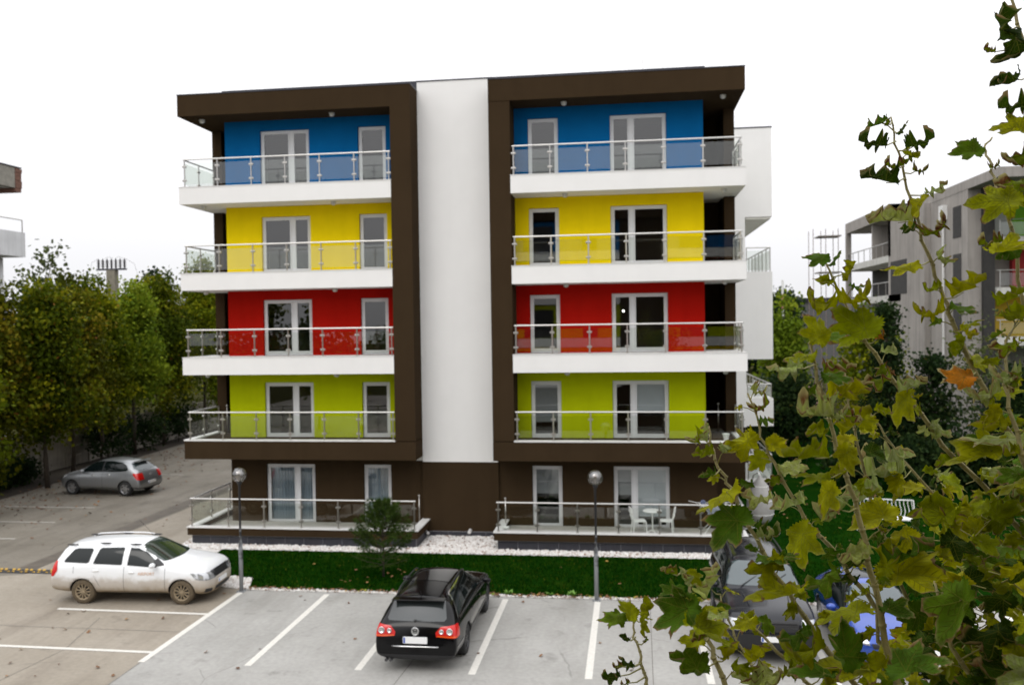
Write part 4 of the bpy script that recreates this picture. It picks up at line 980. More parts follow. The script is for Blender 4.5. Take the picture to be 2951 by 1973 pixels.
class Car:
    def __init__(s, name, loc, rz, label, st, axles, tr, mat, W, sub=2, cat='car'):
        s.root = empty(name, loc, rz, label, cat); s.src = body_mesh(st, sub); s.W = W; s.mat = mat; s.axles = axles; s.tr = tr
        res = cut_arches(s.src.copy(), [(a, tr) for a in axles], tr*1.13, W)
        res.materials.clear(); res.materials.append(mat); res.materials.append(M['black'])
        R2 = tr*1.13
        for p in res.polygons:
            c = p.center; p.use_smooth = True; p.material_index = 0
            if c.z < .20: p.material_index = 1
            for a in axles:
                d = math.hypot(c.x-a, c.z-tr)
                nrm = p.normal
                if d < R2+.004 and abs(c.y) > W-.36 and (abs(nrm.y) < .25 or abs(abs(c.y)-(W-.30)) < .01): p.material_index = 1; p.use_smooth = False
        s.body = bpy.data.objects.new('body', res); col.objects.link(s.body); s.body.parent = s.root
    def patch(s, name, mat, poly=None, proj='xz', b={}, nf=None, off=.004, parent=None, label=None, smooth=True):
        """copy of the body surface clipped to a convex polygon in a projection plus axis bounds, laid just proud of the paint"""
        bm = bmesh.new(); bm.from_mesh(s.src)
        planes = []
        ax = {'x': 0, 'y': 1, 'z': 2}
        for k, v in b.items():
            n = Vector((0, 0, 0)); n[ax[k[0]]] = 1 if k[1] == '1' else -1; co = Vector((0, 0, 0)); co[ax[k[0]]] = v; planes.append((co, n))
        if poly:
            i, j = ax[proj[0]], ax[proj[1]]
            area = sum(poly[k][0]*poly[(k+1) % len(poly)][1]-poly[(k+1) % len(poly)][0]*poly[k][1] for k in range(len(poly)))
            P = poly if area > 0 else poly[::-1]
            for k in range(len(P)):
                a, c = P[k], P[(k+1) % len(P)]; d = (c[0]-a[0], c[1]-a[1]); n = Vector((0, 0, 0)); n[i] = d[1]; n[j] = -d[0]
                co = Vector((0, 0, 0)); co[i] = a[0]; co[j] = a[1]; planes.append((co, n.normalized()))
        for co, n in planes:
            bmesh.ops.bisect_plane(bm, geom=bm.verts[:]+bm.edges[:]+bm.faces[:], plane_co=co, plane_no=n, clear_outer=True)
        bm.normal_update()
        if nf:
            dele = [f for f in bm.faces if not nf(f.normal, f.calc_center_median())]; bmesh.ops.delete(bm, geom=dele, context='FACES')
        for v in bm.verts: v.co += v.normal*off
        me = bpy.data.meshes.new(name); bm.to_mesh(me); bm.free(); me.materials.clear(); me.materials.append(mat)
        me.polygons.foreach_set('use_smooth', [smooth]*len(me.polygons))
        o = bpy.data.objects.new(name, me); col.objects.link(o); o.parent = parent or s.root
        if label: o['label'] = label
        return o
    def both(s, name, mat, poly, b={}, **k):
        for sg in (1, -1):
            bb = dict(b); bb['y0' if sg > 0 else 'y1'] = .2*sg
            s.patch(name, mat, poly, 'xz', bb, nf=lambda n, c: n.y*sg > .12, **k)
    def wheels(s, tmat, rmat, spokes=10, style='spoke', rw=.20):
        tr = s.tr; rr = tr*.66
        t = MB(); h = rw/2
        t.lathe([(rr, -h*.9), (tr*.9, -h), (tr, -h*.7), (tr, h*.7), (tr*.9, h), (rr, h*.9), (rr*.94, h*.6), (rr*.94, -h*.6)], (0, 0, 0), 30, 'Y', False)
        tm = t.mesh('tyre', tmat, True)
        r = MB(); o = -h*.80   # outer side = -y
        r.lathe([(rr*1.01, o-.012), (rr*1.0, o+.0), (rr*.90, o+.012), (rr*.88, o+.05)], (0, 0, 0), 30, 'Y', False)
        r.lathe([(0, o-.006), (rr*.17, o-.004), (rr*.2, o+.02), (rr*.2, o+.05)], (0, 0, 0), 16, 'Y')
        for k in range(spokes):
            a = 2*math.pi*k/spokes; w = .013 if style == 'spoke' else .042
            ca, sa = math.cos(a), math.sin(a)
            def P(rad, side, y): return (ca*rad-sa*side, y, sa*rad+ca*side)
            w2 = w*(.7 if style == 'spoke' else 1.1)
            r.quad(P(rr*.15, -w2, o+.0), P(rr*.93, -w, o+.006), P(rr*.93, w, o+.006), P(rr*.15, w2, o))
            r.quad(P(rr*.15, -w2, o), P(rr*.15, -w2, o+.04), P(rr*.93, -w, o+.04), P(rr*.93, -w, o+.006)); r.quad(P(rr*.15, w2, o), P(rr*.93, w, o+.006), P(rr*.93, w, o+.04), P(rr*.15, w2, o+.04))
        rm = r.mesh('rim', rmat)
        d = MB(); d.lathe([(0, o+.055), (rr*.9, o+.055)], (0, 0, 0), 24, 'Y'); d.lathe([(rr*.3, o+.05), (rr*.62, o+.045), (rr*.62, o+.054)], (0, 0, 0), 24, 'Y', False); dm = d.mesh('brake_disc', M['black'])
        for a in s.axles:
            for sg in (1, -1):
                w = bpy.data.objects.new('wheel', tm); col.objects.link(w); w.parent = s.root; w.location = (a, sg*(s.W-.02-rw/2), tr); w.rotation_euler = (0, 0, math.pi if sg > 0 else 0)
                for nm, q in (('rim', rm), ('brake_disc', dm)):
                    e = bpy.data.objects.new(nm, q); col.objects.link(e); e.parent = w
    def mirror(s, x, y, z, mat):
        for sg in (1, -1):
            m = MB(); m.sphere((0, 0, 0), .1, 14, (.75, 1.15, .72)); o = m.build('wing_mirror', mat, s.root, True); o.location = (x, sg*y, z)
            m = MB(); m.tube([(0, -sg*.05, -.04), (.02, -sg*.16, -.06)], .025, 8); m.build('mirror_arm', M['black'], o)
    def handle(s, x, z, mat=None):
        for sg in (1, -1):
            y = s.side_y(x, z); m = MB(); m.sphere((0, 0, 0), .09, 12, (1, .28, .22)); o = m.build('door_handle', mat or s.mat, s.root, True); o.location = (x, sg*(y+.005), z)
    def side_y(s, x, z):
        best = 0; bd = 9
        for v in s.src.vertices:
            d = (v.co.x-x)**2+(v.co.z-z)**2
            if v.co.y > 0 and d < bd+.0 and d < .02: 
                if v.co.y > best: best = v.co.y
        return best or s.W-.02
    def top_z(s, x, y):
        c = min(s.src.vertices, key=lambda v: (v.co.x-x)**2+(v.co.y-y)**2-(.5*v.co.z if v.co.z > 1.2 else 0)); return c.co.z
    def rails(s, x0, x1, y, z0, mat, feet=None, h=.06):
        z0 = lambda x: s.top_z(x, y)
        n = 10
        for sg in (1, -1):
            pts = [(x0+(x1-x0)*i/n, sg*y, z0(x0+(x1-x0)*i/n)+(h if 0 < i < n else .0)) for i in range(n+1)]
            m = MB(); m.tube(pts, .016, 8); o = m.build('roof_rail', mat, s.root, True)
            if feet:
                for fx in feet: f = MB(); f.sphere((fx, sg*y, z0(fx)+h*.45), .10, 10, (1.7, .24, .26)); f.build('rail_foot', M['black'], o, True)
    def plate(s, x, z, rear, w=.52, h=.11, text=True, blue=True):
        m = MB(); sx = -1 if rear else 1; n = 5; r = .018; pts = []
        for cx, cz, a0 in ((w/2-r, h/2-r, 0), (-w/2+r, h/2-r, 90), (-w/2+r, -h/2+r, 180), (w/2-r, -h/2+r, 270)):
            for k in range(n): a = R(a0+90*k/(n-1)); pts.append((cx+r*math.cos(a), cz+r*math.sin(a)))
        m.quad(*[(x+sx*.012, p[0], z+p[1]) for p in pts]); m.quad(*[(x-sx*.012, p[0], z+p[1]) for p in pts[::-1]])
        L = len(pts)
        for i in range(L): p, q = pts[i], pts[(i+1) % L]; m.quad((x+sx*.012, p[0], z+p[1]), (x-sx*.012, p[0], z+p[1]), (x-sx*.012, q[0], z+q[1]), (x+sx*.012, q[0], z+q[1]))
        o = m.build('number_plate', M['plate'], s.root)
        if blue:
            bb = MB(); y0 = (w/2-.05) if rear else (-w/2+.012); bb.box(x+sx*.0125, x+sx*.0145, y0*1-(0 if not rear else -.0), y0+.038, z-h/2+.01, z+h/2-.01); bb.build('blue_band', M['plateblue'], o)
def strip(pts, w, t, name, mat, parent, nrm):
    m = MB(); 
    for p, q in zip(pts[:-1], pts[1:]):
        p, q = Vector(p), Vector(q); d = (q-p).normalized(); n = Vector(nrm); s_ = d.cross(n).normalized()*w/2
        a = n*t; m.quad(p-s_+a, q-s_+a, q+s_+a, p+s_+a); m.quad(p-s_-a, p-s_+a, p+s_+a, p+s_-a); m.quad(q-s_-a, q+s_-a, q+s_+a, q-s_+a); m.quad(p-s_-a, q-s_-a, q-s_+a, p-s_+a); m.quad(p+s_-a, p+s_+a, q+s_+a, q+s_-a)
    return m.build(name, mat, parent)
def text(body, size, mat, parent, loc, rot, name='lettering', depth=.002, align='CENTER'):
    c = bpy.data.curves.new('t', 'FONT'); c.body = body; c.size = size; c.extrude = depth; c.align_x = align; c.resolution_u = 2
    o = bpy.data.objects.new('t', c); col.objects.link(o); dg = bpy.context.evaluated_depsgraph_get(); me = bpy.data.meshes.new_from_object(o.evaluated_get(dg)); bpy.data.objects.remove(o)
    me.materials.clear(); me.materials.append(mat); q = bpy.data.objects.new(name, me); col.objects.link(q); q.parent = parent; q.location = loc; q.rotation_euler = rot; return q
# --- white muddy estate
st = [(2.23,.34,.56,.60,.42,.46,.42,.34,.02),(2.19,.25,.68,.73,.66,.70,.62,.50,.02),(2.08,.22,.86,.92,.82,.85,.76,.62,.03),(1.84,.22,.94,1.01,.87,.89,.81,.67,.035),(1.38,.24,.985,1.085,.88,.905,.83,.71,.045),
 (1.06,.24,1.0,1.125,.88,.905,.84,.74,.05),(.94,.24,1.01,1.16,.88,.905,.845,.74,.05),(.60,.24,1.01,1.335,.88,.905,.85,.69,.05),(.26,.24,1.02,1.515,.88,.905,.85,.645,.055),(.08,.24,1.025,1.56,.88,.905,.85,.635,.06),(-.5,.24,1.035,1.60,.88,.905,.85,.635,.065),
 (-1.35,.25,1.06,1.585,.88,.905,.85,.63,.065),(-1.95,.26,1.075,1.525,.87,.895,.84,.61,.06),(-2.12,.27,1.075,1.465,.86,.885,.83,.60,.05),(-2.26,.28,1.07,1.26,.85,.875,.82,.64,.04),(-2.36,.30,1.03,1.09,.84,.865,.80,.68,.03),(-2.42,.32,.80,.84,.80,.85,.74,.62,.02),(-2.45,.38,.60,.62,.62,.66,.56,.45,.02)]
st = [tuple([(1.37+(q[0]-1.37)*.88 if q[0] > 1.37 else (-1.365+(q[0]+1.365)*.86 if q[0] < -1.95 else q[0]))]+list(q[1:])) for q in st]
wp = paint('white_paint_muddy', (.80, .81, .82), 0, .3, (.27, .195, .105)); cwp = paint('white_paint', (.80, .81, .82), 0, .3)
c = Car('white_estate_car', (-13.22, 22.34, 0), R(3.0), 'white estate car with mud along its flanks, parked side on at the left', st, (1.37, -1.365), .325, wp, .905)
# quarter, rear door and front door windows
c.both('side_window', M['carglass'], [(-1.88,1.10),(-1.25,1.08),(-1.20,1.11),(-1.14,1.40),(-1.20,1.435),(-1.60,1.43),(-1.70,1.40),(-1.90,1.14)])
c.both('side_window', M['carglass'], [(-1.07,1.065),(-.30,1.04),(-.28,1.06),(-.28,1.44),(-.32,1.46),(-.92,1.45),(-.97,1.42),(-1.08,1.09)])
c.both('side_window', M['carglass'], [(-.13,1.035),(.58,.985),(.66,1.03),(.70,1.06),(.60,1.17),(.36,1.34),(.10,1.435),(-.12,1.45)])
c.both('mirror_triangle', M['black'], [(.57,1.0),(.88,1.03),(.88,1.06),(.66,1.20),(.58,1.14)], off=.006)
c.patch('windscreen', M['windscreen'], [(-.72,1.13),(.72,1.13),(.58,1.50),(.50,1.53),(-.50,1.53),(-.58,1.50)], 'yz', {'x0': .05, 'x1': 1.1}, nf=lambda n, q: n.x > .25)
c.patch('rear_window', M['carglass'], [(-.62,1.12),(.62,1.12),(.54,1.45),(-.54,1.45)], 'yz', {'x1': -1.95}, nf=lambda n, q: n.x < -.3)
for sg in (1, -1):
    b = {'y0': .60} if sg > 0 else {'y1': -.60}
    c.patch('tail_light', M['redlens'], [(-2.50,.72),(-2.17,.74),(-2.06,.90),(-2.09,1.12),(-2.5,1.12)], 'xz', b, off=.012)
    b = {'y0': .40} if sg > 0 else {'y1': -.40}
    c.patch('headlight', M['clearlens'], [(1.60,.845),(1.78,.67),(2.2,.61),(2.2,.77),(1.92,.845)], 'xz', b, off=.006)
c.patch('grille', M['black'], [(-.44,.64),(.44,.64),(.56,.80),(.50,.83),(-.50,.83),(-.56,.80)], 'yz', {'x0': 1.88}, nf=lambda n, q: n.x > .2, off=.006)
c.patch('lower_intake', M['black'], [(-.48,.30),(.48,.30),(.42,.40),(-.42,.40)], 'yz', {'x0': 1.9}, nf=lambda n, q: n.x > .2, off=.005)
for sg in (1, -1):
    c.patch('fog_lamp', M['black'], [(sg*.58,.30),(sg*.80,.32),(sg*.80,.42),(sg*.60,.40)], 'yz', {'x0': 1.75}, nf=lambda n, q: n.x > .1, off=.006)
for a, b2 in ((-.215, .30), (.92, .28)): c.both('door_seam', M['seam'], None, {'x0': a, 'x1': a+.010, 'z0': b2, 'z1': 1.0}, off=.0015)
c.both('door_seam', M['seam'], [(-1.20,1.02),(-1.19,1.02),(-.95,.62),(-.80,.33),(-.815,.33),(-.965,.62)], {}, off=.0015)
c.both('fuel_flap', M['seam'], None, {'x0': -1.62, 'x1': -1.61, 'z0': .82, 'z1': 1.0}, off=.0015)
c.both('sill_strip', M['seam'], None, {'x0': -.8, 'x1': .9, 'z0': .325, 'z1': .34}, off=.002)
c.wheels(M['mudtyre'], M['mudrim'], 11)
c.mirror(.64, .99, 1.07, cwp); c.handle(-.98, .90, M['whiteplastic']); c.handle(.0, .86, M['whiteplastic'])
c.rails(-1.85, .05, .57, lambda x: 1.49+.045*math.cos((x+.8)*1.25), cwp, (-1.78, -.85, .0), .045)
c.plate(2.13, .50, False); 
m = MB(); m.box(2.03, 2.045, -.07, .07, .70, .77); m.box(2.035, 2.05, -.09, .09, .725, .745); m.build('emblem', M['chrome'], c.root)
m = MB(); m.tube([(.1, .25, 1.57), (-.35, .28, 2.0)], .004, 5); m.build('aerial', M['black'], c.root)
yy = c.side_y(.3, .82)
fo = pmat('faded_orange_print', (.68, .46, .33), .8)
text('AIRPORT', .115, fo, c.root, (.42, -yy-.004, .79), (R(90), 0, 0)); 
# crumpled paper on the dashboard seen as a pale patch
# --- black estate
st = [(2.42,.34,.54,.58,.42,.46,.42,.36,.02),(2.37,.24,.66,.71,.68,.72,.66,.54,.02),(2.22,.20,.76,.81,.86,.88,.80,.68,.03),(1.95,.20,.83,.885,.93,.945,.86,.74,.035),(1.5,.22,.89,.955,.94,.955,.87,.77,.04),
 (1.12,.22,.925,1.0,.94,.955,.88,.79,.045),(.98,.22,.94,1.05,.94,.955,.88,.79,.05),(.55,.22,.955,1.30,.94,.955,.885,.70,.055),(.18,.22,.965,1.475,.94,.955,.885,.65,.06),(-.05,.22,.97,1.525,.94,.955,.885,.64,.06),(-.7,.22,.98,1.56,.94,.955,.885,.64,.065),
 (-1.5,.23,1.0,1.54,.94,.955,.88,.64,.065),(-1.98,.24,1.015,1.485,.93,.945,.875,.63,.06),(-2.12,.25,1.02,1.44,.92,.935,.87,.63,.05),(-2.36,.27,1.01,1.15,.91,.925,.855,.68,.045),(-2.50,.27,.97,1.02,.90,.915,.83,.74,.03),(-2.56,.27,.86,.90,.87,.90,.80,.72,.02),(-2.60,.30,.62,.64,.80,.86,.74,.62,.02),(-2.62,.36,.52,.54,.62,.66,.58,.5,.01)]
bp = paint('black_paint', (.002, .002, .0025), 0, .12, None, .0, .30)
c = Car('black_estate_car', (-4.52, 20.32, 0), R(90.3), 'black estate car seen from behind, parked between the lawn and the lane', st, (1.43, -1.42), .335, bp, .955); c.root.scale = (1, .965, 1)
W1 = [(-2.06,1.06),(-1.98,1.02),(-1.1,1.0),(-1.07,1.02),(-1.07,1.43),(-1.10,1.45),(-1.55,1.44),(-1.72,1.41)]
c.both('side_window', M['carglass'], W1); c.both('side_window', M['carglass'], [(-1.02,1.0),(-.10,.985),(-.10,1.46),(-1.02,1.455)])
c.both('side_window', M['carglass'], [(-.03,.985),(.78,.965),(.86,.98),(.55,1.20),(.30,1.35),(.10,1.425),(-.03,1.455)])
for z0, z1, x0, x1 in ((.965, .985, -1.98, .86),): c.both('chrome_strip', M['chrome'], [(x0,z0+.03),(x1,z0-.02),(x1,z1-.02),(x0,z1+.04)], {}, off=.008)
c.both('chrome_strip', M['chrome'], [(-2.10,1.05),(-2.06,1.03),(-1.70,1.42),(-1.74,1.44)], {}, off=.008)
c.both('chrome_strip', M['chrome'], [(-1.74,1.425),(-.1,1.468),(-.1,1.486),(-1.74,1.445)], {}, off=.008)
c.patch('windscreen', M['carglass'], [(-.74,1.03),(.74,1.03),(.60,1.46),(-.60,1.46)], 'yz', {'x0': 0, 'x1': 1.1}, nf=lambda n, q: n.x > .25)
c.patch('rear_window', pmat('tinted_rear_glass', (.03, .035, .035), .12, spec=.8), [(-.66,1.09),(-.62,1.05),(.62,1.05),(.66,1.09),(.57,1.40),(-.57,1.40)], 'yz', {'x1': -2.05}, nf=lambda n, q: n.x < -.3, off=.006)
c.patch('sunroof', pmat('roof_glass', (.008, .008, .009), .06, spec=.9), None, b={'x0': -1.15, 'x1': .0, 'y0': -.46, 'y1': .46, 'z0': 1.4}, nf=lambda n, q: n.z > .8, off=.006)
m = MB(); m.box(-2.30, -2.08, -.60, .60, 1.425, 1.450); o = m.build('roof_spoiler', bp, c.root, bevel=.01); 
for sg in (1, -1):
    b = {'y0': .46} if sg > 0 else {'y1': -.46}
    c.patch('tail_light', M['redlens'], [(sg*.46, .775), (sg*1.0, .735), (sg*1.0, .95), (sg*.80, .985), (sg*.56, .965), (sg*.45, .86)], 'yz', {'x1': -2.24}, off=.010)
    if True:
        P = [(sg*.48, .775), (sg*.90, .752), (sg*.90, .782), (sg*.48, .80)]
        c.patch('indicator_lens', M['orangelens'], P, 'yz', {'x1': -2.40}, nf=lambda n, q: n.x < -.2, off=.013)
    for yy, r in ((.58, .052), (.76, .072)):
        xs = min((v.co.x for v in c.src.vertices if abs(v.co.y-sg*yy) < .08 and abs(v.co.z-.87) < .06), default=-2.5)
        m = MB(); m.lathe([(r, .0), (r, -.012), (r*.8, -.02), (r*.78, -.008), (0, -.010)], (xs-.012, sg*yy, .885), 20, 'X'); m.build('reflector_ring', M['chrome'], c.root, True)
c.plate(-2.605, .70, True, .54, .135)
em = empty_parent = MB(); em.lathe([(.085, 0), (.085, -.012), (.07, -.016), (.07, -.004), (0, -.004)], (-2.59, 0, .885), 28, 'X')
emo = em.build('emblem', M['chrome'], c.root, True)
for pts in ([(-.034, .055), (0, .018), (.034, .055)], [(-.064, .024), (-.034, -.055), (0, -.012), (.034, -.055), (.064, .024)]):
    strip([(-2.602, a, .885+b2) for a, b2 in pts], .013, .004, 'emblem_stroke', M['chrome'], emo, (-1, 0, 0))
m = MB(); m.lathe([(.068, 0), (0, -.001)], (-2.5955, 0, .885), 24, 'X'); m.build('emblem_field', M['black'], emo)
m = MB(); m.tube([(-2.615, -.52, .57), (-2.635, -.3, .575), (-2.635, .3, .575), (-2.615, .52, .57)], .014, 8); m.build('chrome_bar', M['chrome'], c.root, True)
m = MB(); m.tube([(-2.45, .02, 1.06), (-2.44, -.38, 1.045)], .014, 6); m.sphere((-2.45, .03, 1.055), .035, 8); m.build('rear_wiper', M['black'], c.root, True)
m = MB(); m.tube([(-1.95, 0, 1.47), (-2.08, 0, 1.58)], .012, 6, .005); m.build('aerial', M['black'], c.root)
for a in (-.065, .98, -1.05): c.both('door_seam', M['seam'], None, {'x0': a, 'x1': a+.01, 'z0': .28, 'z1': .95}, off=.0015)
c.both('side_moulding', pmat('bumper_strip', (.12, .12, .12), .3), None, {'x0': -2.46, 'x1': -1.86, 'z0': .53, 'z1': .555}, off=.008)
c.both('side_moulding', pmat('sill_trim', (.03, .03, .03), .35), None, {'x0': -1.0, 'x1': 1.0, 'z0': .42, 'z1': .47}, off=.008)
c.patch('bumper_lip', M['black'], None, b={'x1': -2.3, 'z0': .22, 'z1': .40}, off=.004)
m = MB(); m.tube([(-2.5, .55, .27), (-2.63, .55, .27)], .035, 10); m.tube([(-2.5, .65, .27), (-2.63, .65, .27)], .035, 10); m.build('exhaust', M['darkalloy'], c.root)
c.wheels(M['tyre'], M['darkalloy'], 10); c.mirror(.72, 1.04, 1.02, bp); c.handle(-.82, .86, bp); c.handle(.18, .84, bp)
c.rails(-1.9, .05, .57, lambda x: 1.455+.04*math.cos((x+.8)*1.2), M['black'], None, .05)
# --- silver hatchback
st = [(2.02,.34,.58,.62,.40,.44,.40,.34,.02),(1.97,.25,.70,.76,.64,.68,.60,.48,.02),(1.82,.22,.82,.88,.80,.82,.74,.60,.03),(1.55,.22,.92,.99,.86,.875,.79,.66,.04),(1.15,.24,.98,1.07,.87,.885,.80,.70,.05),(.92,.24,1.0,1.16,.87,.885,.80,.70,.05),
 (.50,.24,1.02,1.40,.87,.885,.80,.62,.06),(.15,.24,1.03,1.54,.87,.885,.80,.59,.07),(-.3,.24,1.04,1.60,.87,.885,.80,.58,.08),(-.9,.25,1.06,1.58,.87,.885,.80,.57,.08),(-1.3,.26,1.07,1.52,.86,.88,.80,.56,.07),(-1.52,.27,1.07,1.44,.86,.875,.79,.56,.05),
 (-1.78,.28,1.05,1.18,.85,.87,.78,.62,.04),(-1.90,.28,1.0,1.04,.84,.865,.77,.68,.03),(-1.99,.28,.78,.82,.82,.86,.76,.66,.02),(-2.04,.32,.60,.62,.72,.78,.68,.56,.02),(-2.05,.38,.50,.52,.55,.6,.5,.42,.01)]
st = [tuple([s_[0]*1.03]+list(s_[1:])) for s_ in st]
sp = paint('silver_paint', (.30, .31, .32), .75, .32)
c = Car('silver_hatchback', (-23.25, 36.45, 0), R(175), 'silver hatchback with its nose in the shade of the left trees', st, (1.34, -1.34), .325, sp, .885)
c.both('side_window', M['carglass'], [(-1.36,1.09),(-1.45,1.16),(-1.30,1.33),(-1.05,1.44),(-.5,1.49),(0,1.48),(.3,1.42),(.62,1.24),(.92,1.03),(.9,1.02),(-.9,1.06)])
c.both('side_window_pillar', M['black'], None, {'x0': -.22, 'x1': -.16, 'z0': 1.04, 'z1': 1.48}, off=.007)
c.patch('windscreen', M['carglass'], [(-.66,1.16),(.66,1.16),(.52,1.5),(-.52,1.5)], 'yz', {'x0': .1, 'x1': 1.1}, nf=lambda n, q: n.x > .25)
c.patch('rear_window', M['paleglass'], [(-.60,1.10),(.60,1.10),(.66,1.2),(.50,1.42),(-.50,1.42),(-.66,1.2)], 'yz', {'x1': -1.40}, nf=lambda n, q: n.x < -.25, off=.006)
for sg in (1, -1):
    b = {'y0': .50} if sg > 0 else {'y1': -.50}
    c.patch('tail_light', M['redlens'], [(-2.2,.70),(-1.98,.72),(-1.75,.93),(-1.72,1.0),(-2.2,1.0)], 'xz', b, off=.012)
    c.patch('headlight', M['clearlens'], [(1.5,.88),(1.8,.72),(2.2,.66),(2.2,.80),(1.85,.88)], 'xz', {'y0': .35} if sg > 0 else {'y1': -.35}, off=.006)
m = MB(); m.box(-1.74, -1.50, -.52, .52, 1.455, 1.475); m.build('roof_spoiler', sp, c.root, bevel=.01)
for a, b2 in (((-.035, -.01), 0), ((-.0, .025), 0)):
    strip([(-2.03, -.05, .86+a[0]), (-2.035, 0, .86+a[1]+.012), (-2.03, .05, .86+a[0])], .014, .004, 'emblem', M['chrome'], c.root, (-1, 0, 0))
c.plate(-2.115, .55, True, .52, .11); c.wheels(M['tyre'], M['rim'], 6, 'wide'); c.mirror(.70, .97, 1.08, sp); c.handle(-.55, .93, M['chrome']); c.handle(.25, .90, M['chrome'])
for a in (-.22, .93): c.both('door_seam', M['seam'], None, {'x0': a, 'x1': a+.01, 'z0': .28, 'z1': 1.0}, off=.0015)
c.patch('bumper_strip', M['black'], None, b={'x1': -1.8, 'z0': .24, 'z1': .36}, off=.005)
m = MB(); m.tube([(-1.2, 0, 1.55), (-1.32, 0, 1.66)], .012, 6, .005); m.build('aerial', M['black'], c.root)
# --- dark off-road car facing the viewpoint
st = [(2.26,.42,.66,.70,.50,.55,.50,.44,.02),(2.22,.34,.86,.92,.78,.82,.74,.62,.02),(2.08,.30,1.02,1.07,.90,.93,.86,.74,.03),(1.75,.30,1.10,1.15,.94,.955,.90,.80,.035),(1.25,.32,1.13,1.20,.94,.96,.91,.82,.04),(.92,.32,1.15,1.25,.94,.96,.91,.82,.04),
 (.80,.32,1.16,1.32,.94,.96,.91,.80,.05),(.45,.32,1.17,1.60,.94,.96,.91,.74,.05),(.20,.32,1.18,1.76,.94,.96,.91,.71,.05),(-.1,.32,1.18,1.80,.94,.96,.91,.70,.05),(-1.2,.33,1.19,1.81,.94,.96,.91,.70,.05),(-2.0,.35,1.20,1.77,.93,.95,.90,.70,.05),(-2.2,.36,1.18,1.66,.92,.94,.88,.70,.04),(-2.34,.38,1.1,1.2,.90,.93,.86,.74,.03),(-2.38,.44,.7,.74,.8,.85,.78,.66,.02)]
np_ = paint('graphite_paint', (.005, .006, .010), .0, .2, None, .35, .3)
c = Car('dark_offroad_car', (2.98, 21.0, 0), R(-90), 'dark graphite off-road car facing the viewpoint, half hidden by leaves', st, (1.40, -1.35), .37, np_, .96)
c.both('side_window', M['carglass'], [(-2.0,1.24),(.62,1.20),(.70,1.24),(.42,1.52),(.25,1.66),(-1.9,1.70)])
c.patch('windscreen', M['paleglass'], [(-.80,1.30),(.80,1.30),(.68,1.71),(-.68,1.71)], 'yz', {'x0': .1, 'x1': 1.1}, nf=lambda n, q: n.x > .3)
c.patch('grille', M['black'], [(-.50,.74),(.50,.74),(.54,.96),(-.54,.96)], 'yz', {'x0': 2.0}, nf=lambda n, q: n.x > .2, off=.006)
for k in range(4): m = MB(); m.box(2.20, 2.235, -.50, .50, .77+k*.05, .785+k*.05); m.build('grille_bar', M['darkalloy'], c.root)
for sg in (1, -1):
    c.patch('headlight', M['clearlens'], [(sg*.57,.76),(sg*.96,.76),(sg*.96,.97),(sg*.60,.98)], 'yz', {'x0': 1.85}, nf=lambda n, q: n.x > .05, off=.008)
    c.patch('fog_lamp', M['clearlens'], [(sg*.60,.46),(sg*.76,.46),(sg*.76,.56),(sg*.60,.56)], 'yz', {'x0': 1.9}, nf=lambda n, q: n.x > .1, off=.006)
    strip([(1.75, sg*.42, 1.165), (.95, sg*.50, 1.225)], .012, .006, 'bonnet_crease', M['seam'], c.root, (0, 0, 1))
c.patch('front_bumper', M['black'], None, b={'x0': 1.95, 'z0': .3, 'z1': .70}, off=.012); c.plate(2.285, .60, False)
c.wheels(M['tyre'], M['darkalloy'], 6, 'wide', .24); c.mirror(.62, 1.08, 1.25, np_); c.handle(-.6, 1.0, np_); c.handle(.3, 1.0, np_)
c.rails(-2.0, .05, .60, lambda x: 1.76, M['black'], None, .07)
m = MB(); m.tube([(.86, .1, 1.30), (.55, .55, 1.50)], .01, 5); m.tube([(.86, -.5, 1.30), (.6, -.1, 1.47)], .01, 5); m.build('wiper', M['black'], c.root)
# --- blue car
st = [(2.02,.34,.58,.62,.40,.44,.40,.34,.02),(1.97,.25,.70,.76,.64,.68,.60,.48,.02),(1.82,.22,.80,.86,.80,.82,.74,.60,.03),(1.55,.22,.86,.94,.86,.875,.79,.66,.04),(1.15,.24,.90,1.0,.87,.885,.80,.70,.05),(.92,.24,.93,1.06,.87,.885,.80,.70,.05),
 (.40,.24,.95,1.34,.87,.885,.80,.62,.06),(.10,.24,.96,1.46,.87,.885,.80,.59,.07),(-.4,.24,.97,1.49,.87,.885,.80,.58,.08),(-1.0,.25,.98,1.46,.87,.885,.80,.57,.08),(-1.5,.26,1.0,1.36,.86,.88,.80,.57,.07),(-1.85,.27,1.0,1.14,.86,.875,.79,.60,.05),(-2.02,.28,.94,.98,.85,.87,.78,.66,.03),(-2.12,.30,.7,.74,.8,.84,.74,.62,.02),(-2.14,.36,.5,.52,.6,.64,.56,.46,.01)]
up = paint('blue_paint', (.022, .07, .36), .3, .25)
c = Car('blue_hatchback', (5.35, 20.35, 0), R(-91), 'bright blue hatchback in the bay right of the dark off-road car, mostly behind leaves', st, (1.28, -1.28), .32, up, .885)
c.both('side_window', M['carglass'], [(-1.5,1.02),(.82,.96),(.85,.98),(.5,1.22),(.2,1.36),(-.4,1.40),(-1.1,1.36),(-1.52,1.16)])
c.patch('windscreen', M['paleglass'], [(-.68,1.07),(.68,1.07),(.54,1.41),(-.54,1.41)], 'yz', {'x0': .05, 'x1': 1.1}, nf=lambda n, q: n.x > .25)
c.patch('sunroof', M['carglass'], None, b={'x0': -.9, 'x1': -.1, 'y0': -.42, 'y1': .42, 'z0': 1.3}, nf=lambda n, q: n.z > .8, off=.006)
c.patch('grille', M['black'], [(-.42,.60),(.42,.60),(.46,.70),(-.46,.70)], 'yz', {'x0': 1.85}, nf=lambda n, q: n.x > .2, off=.006)
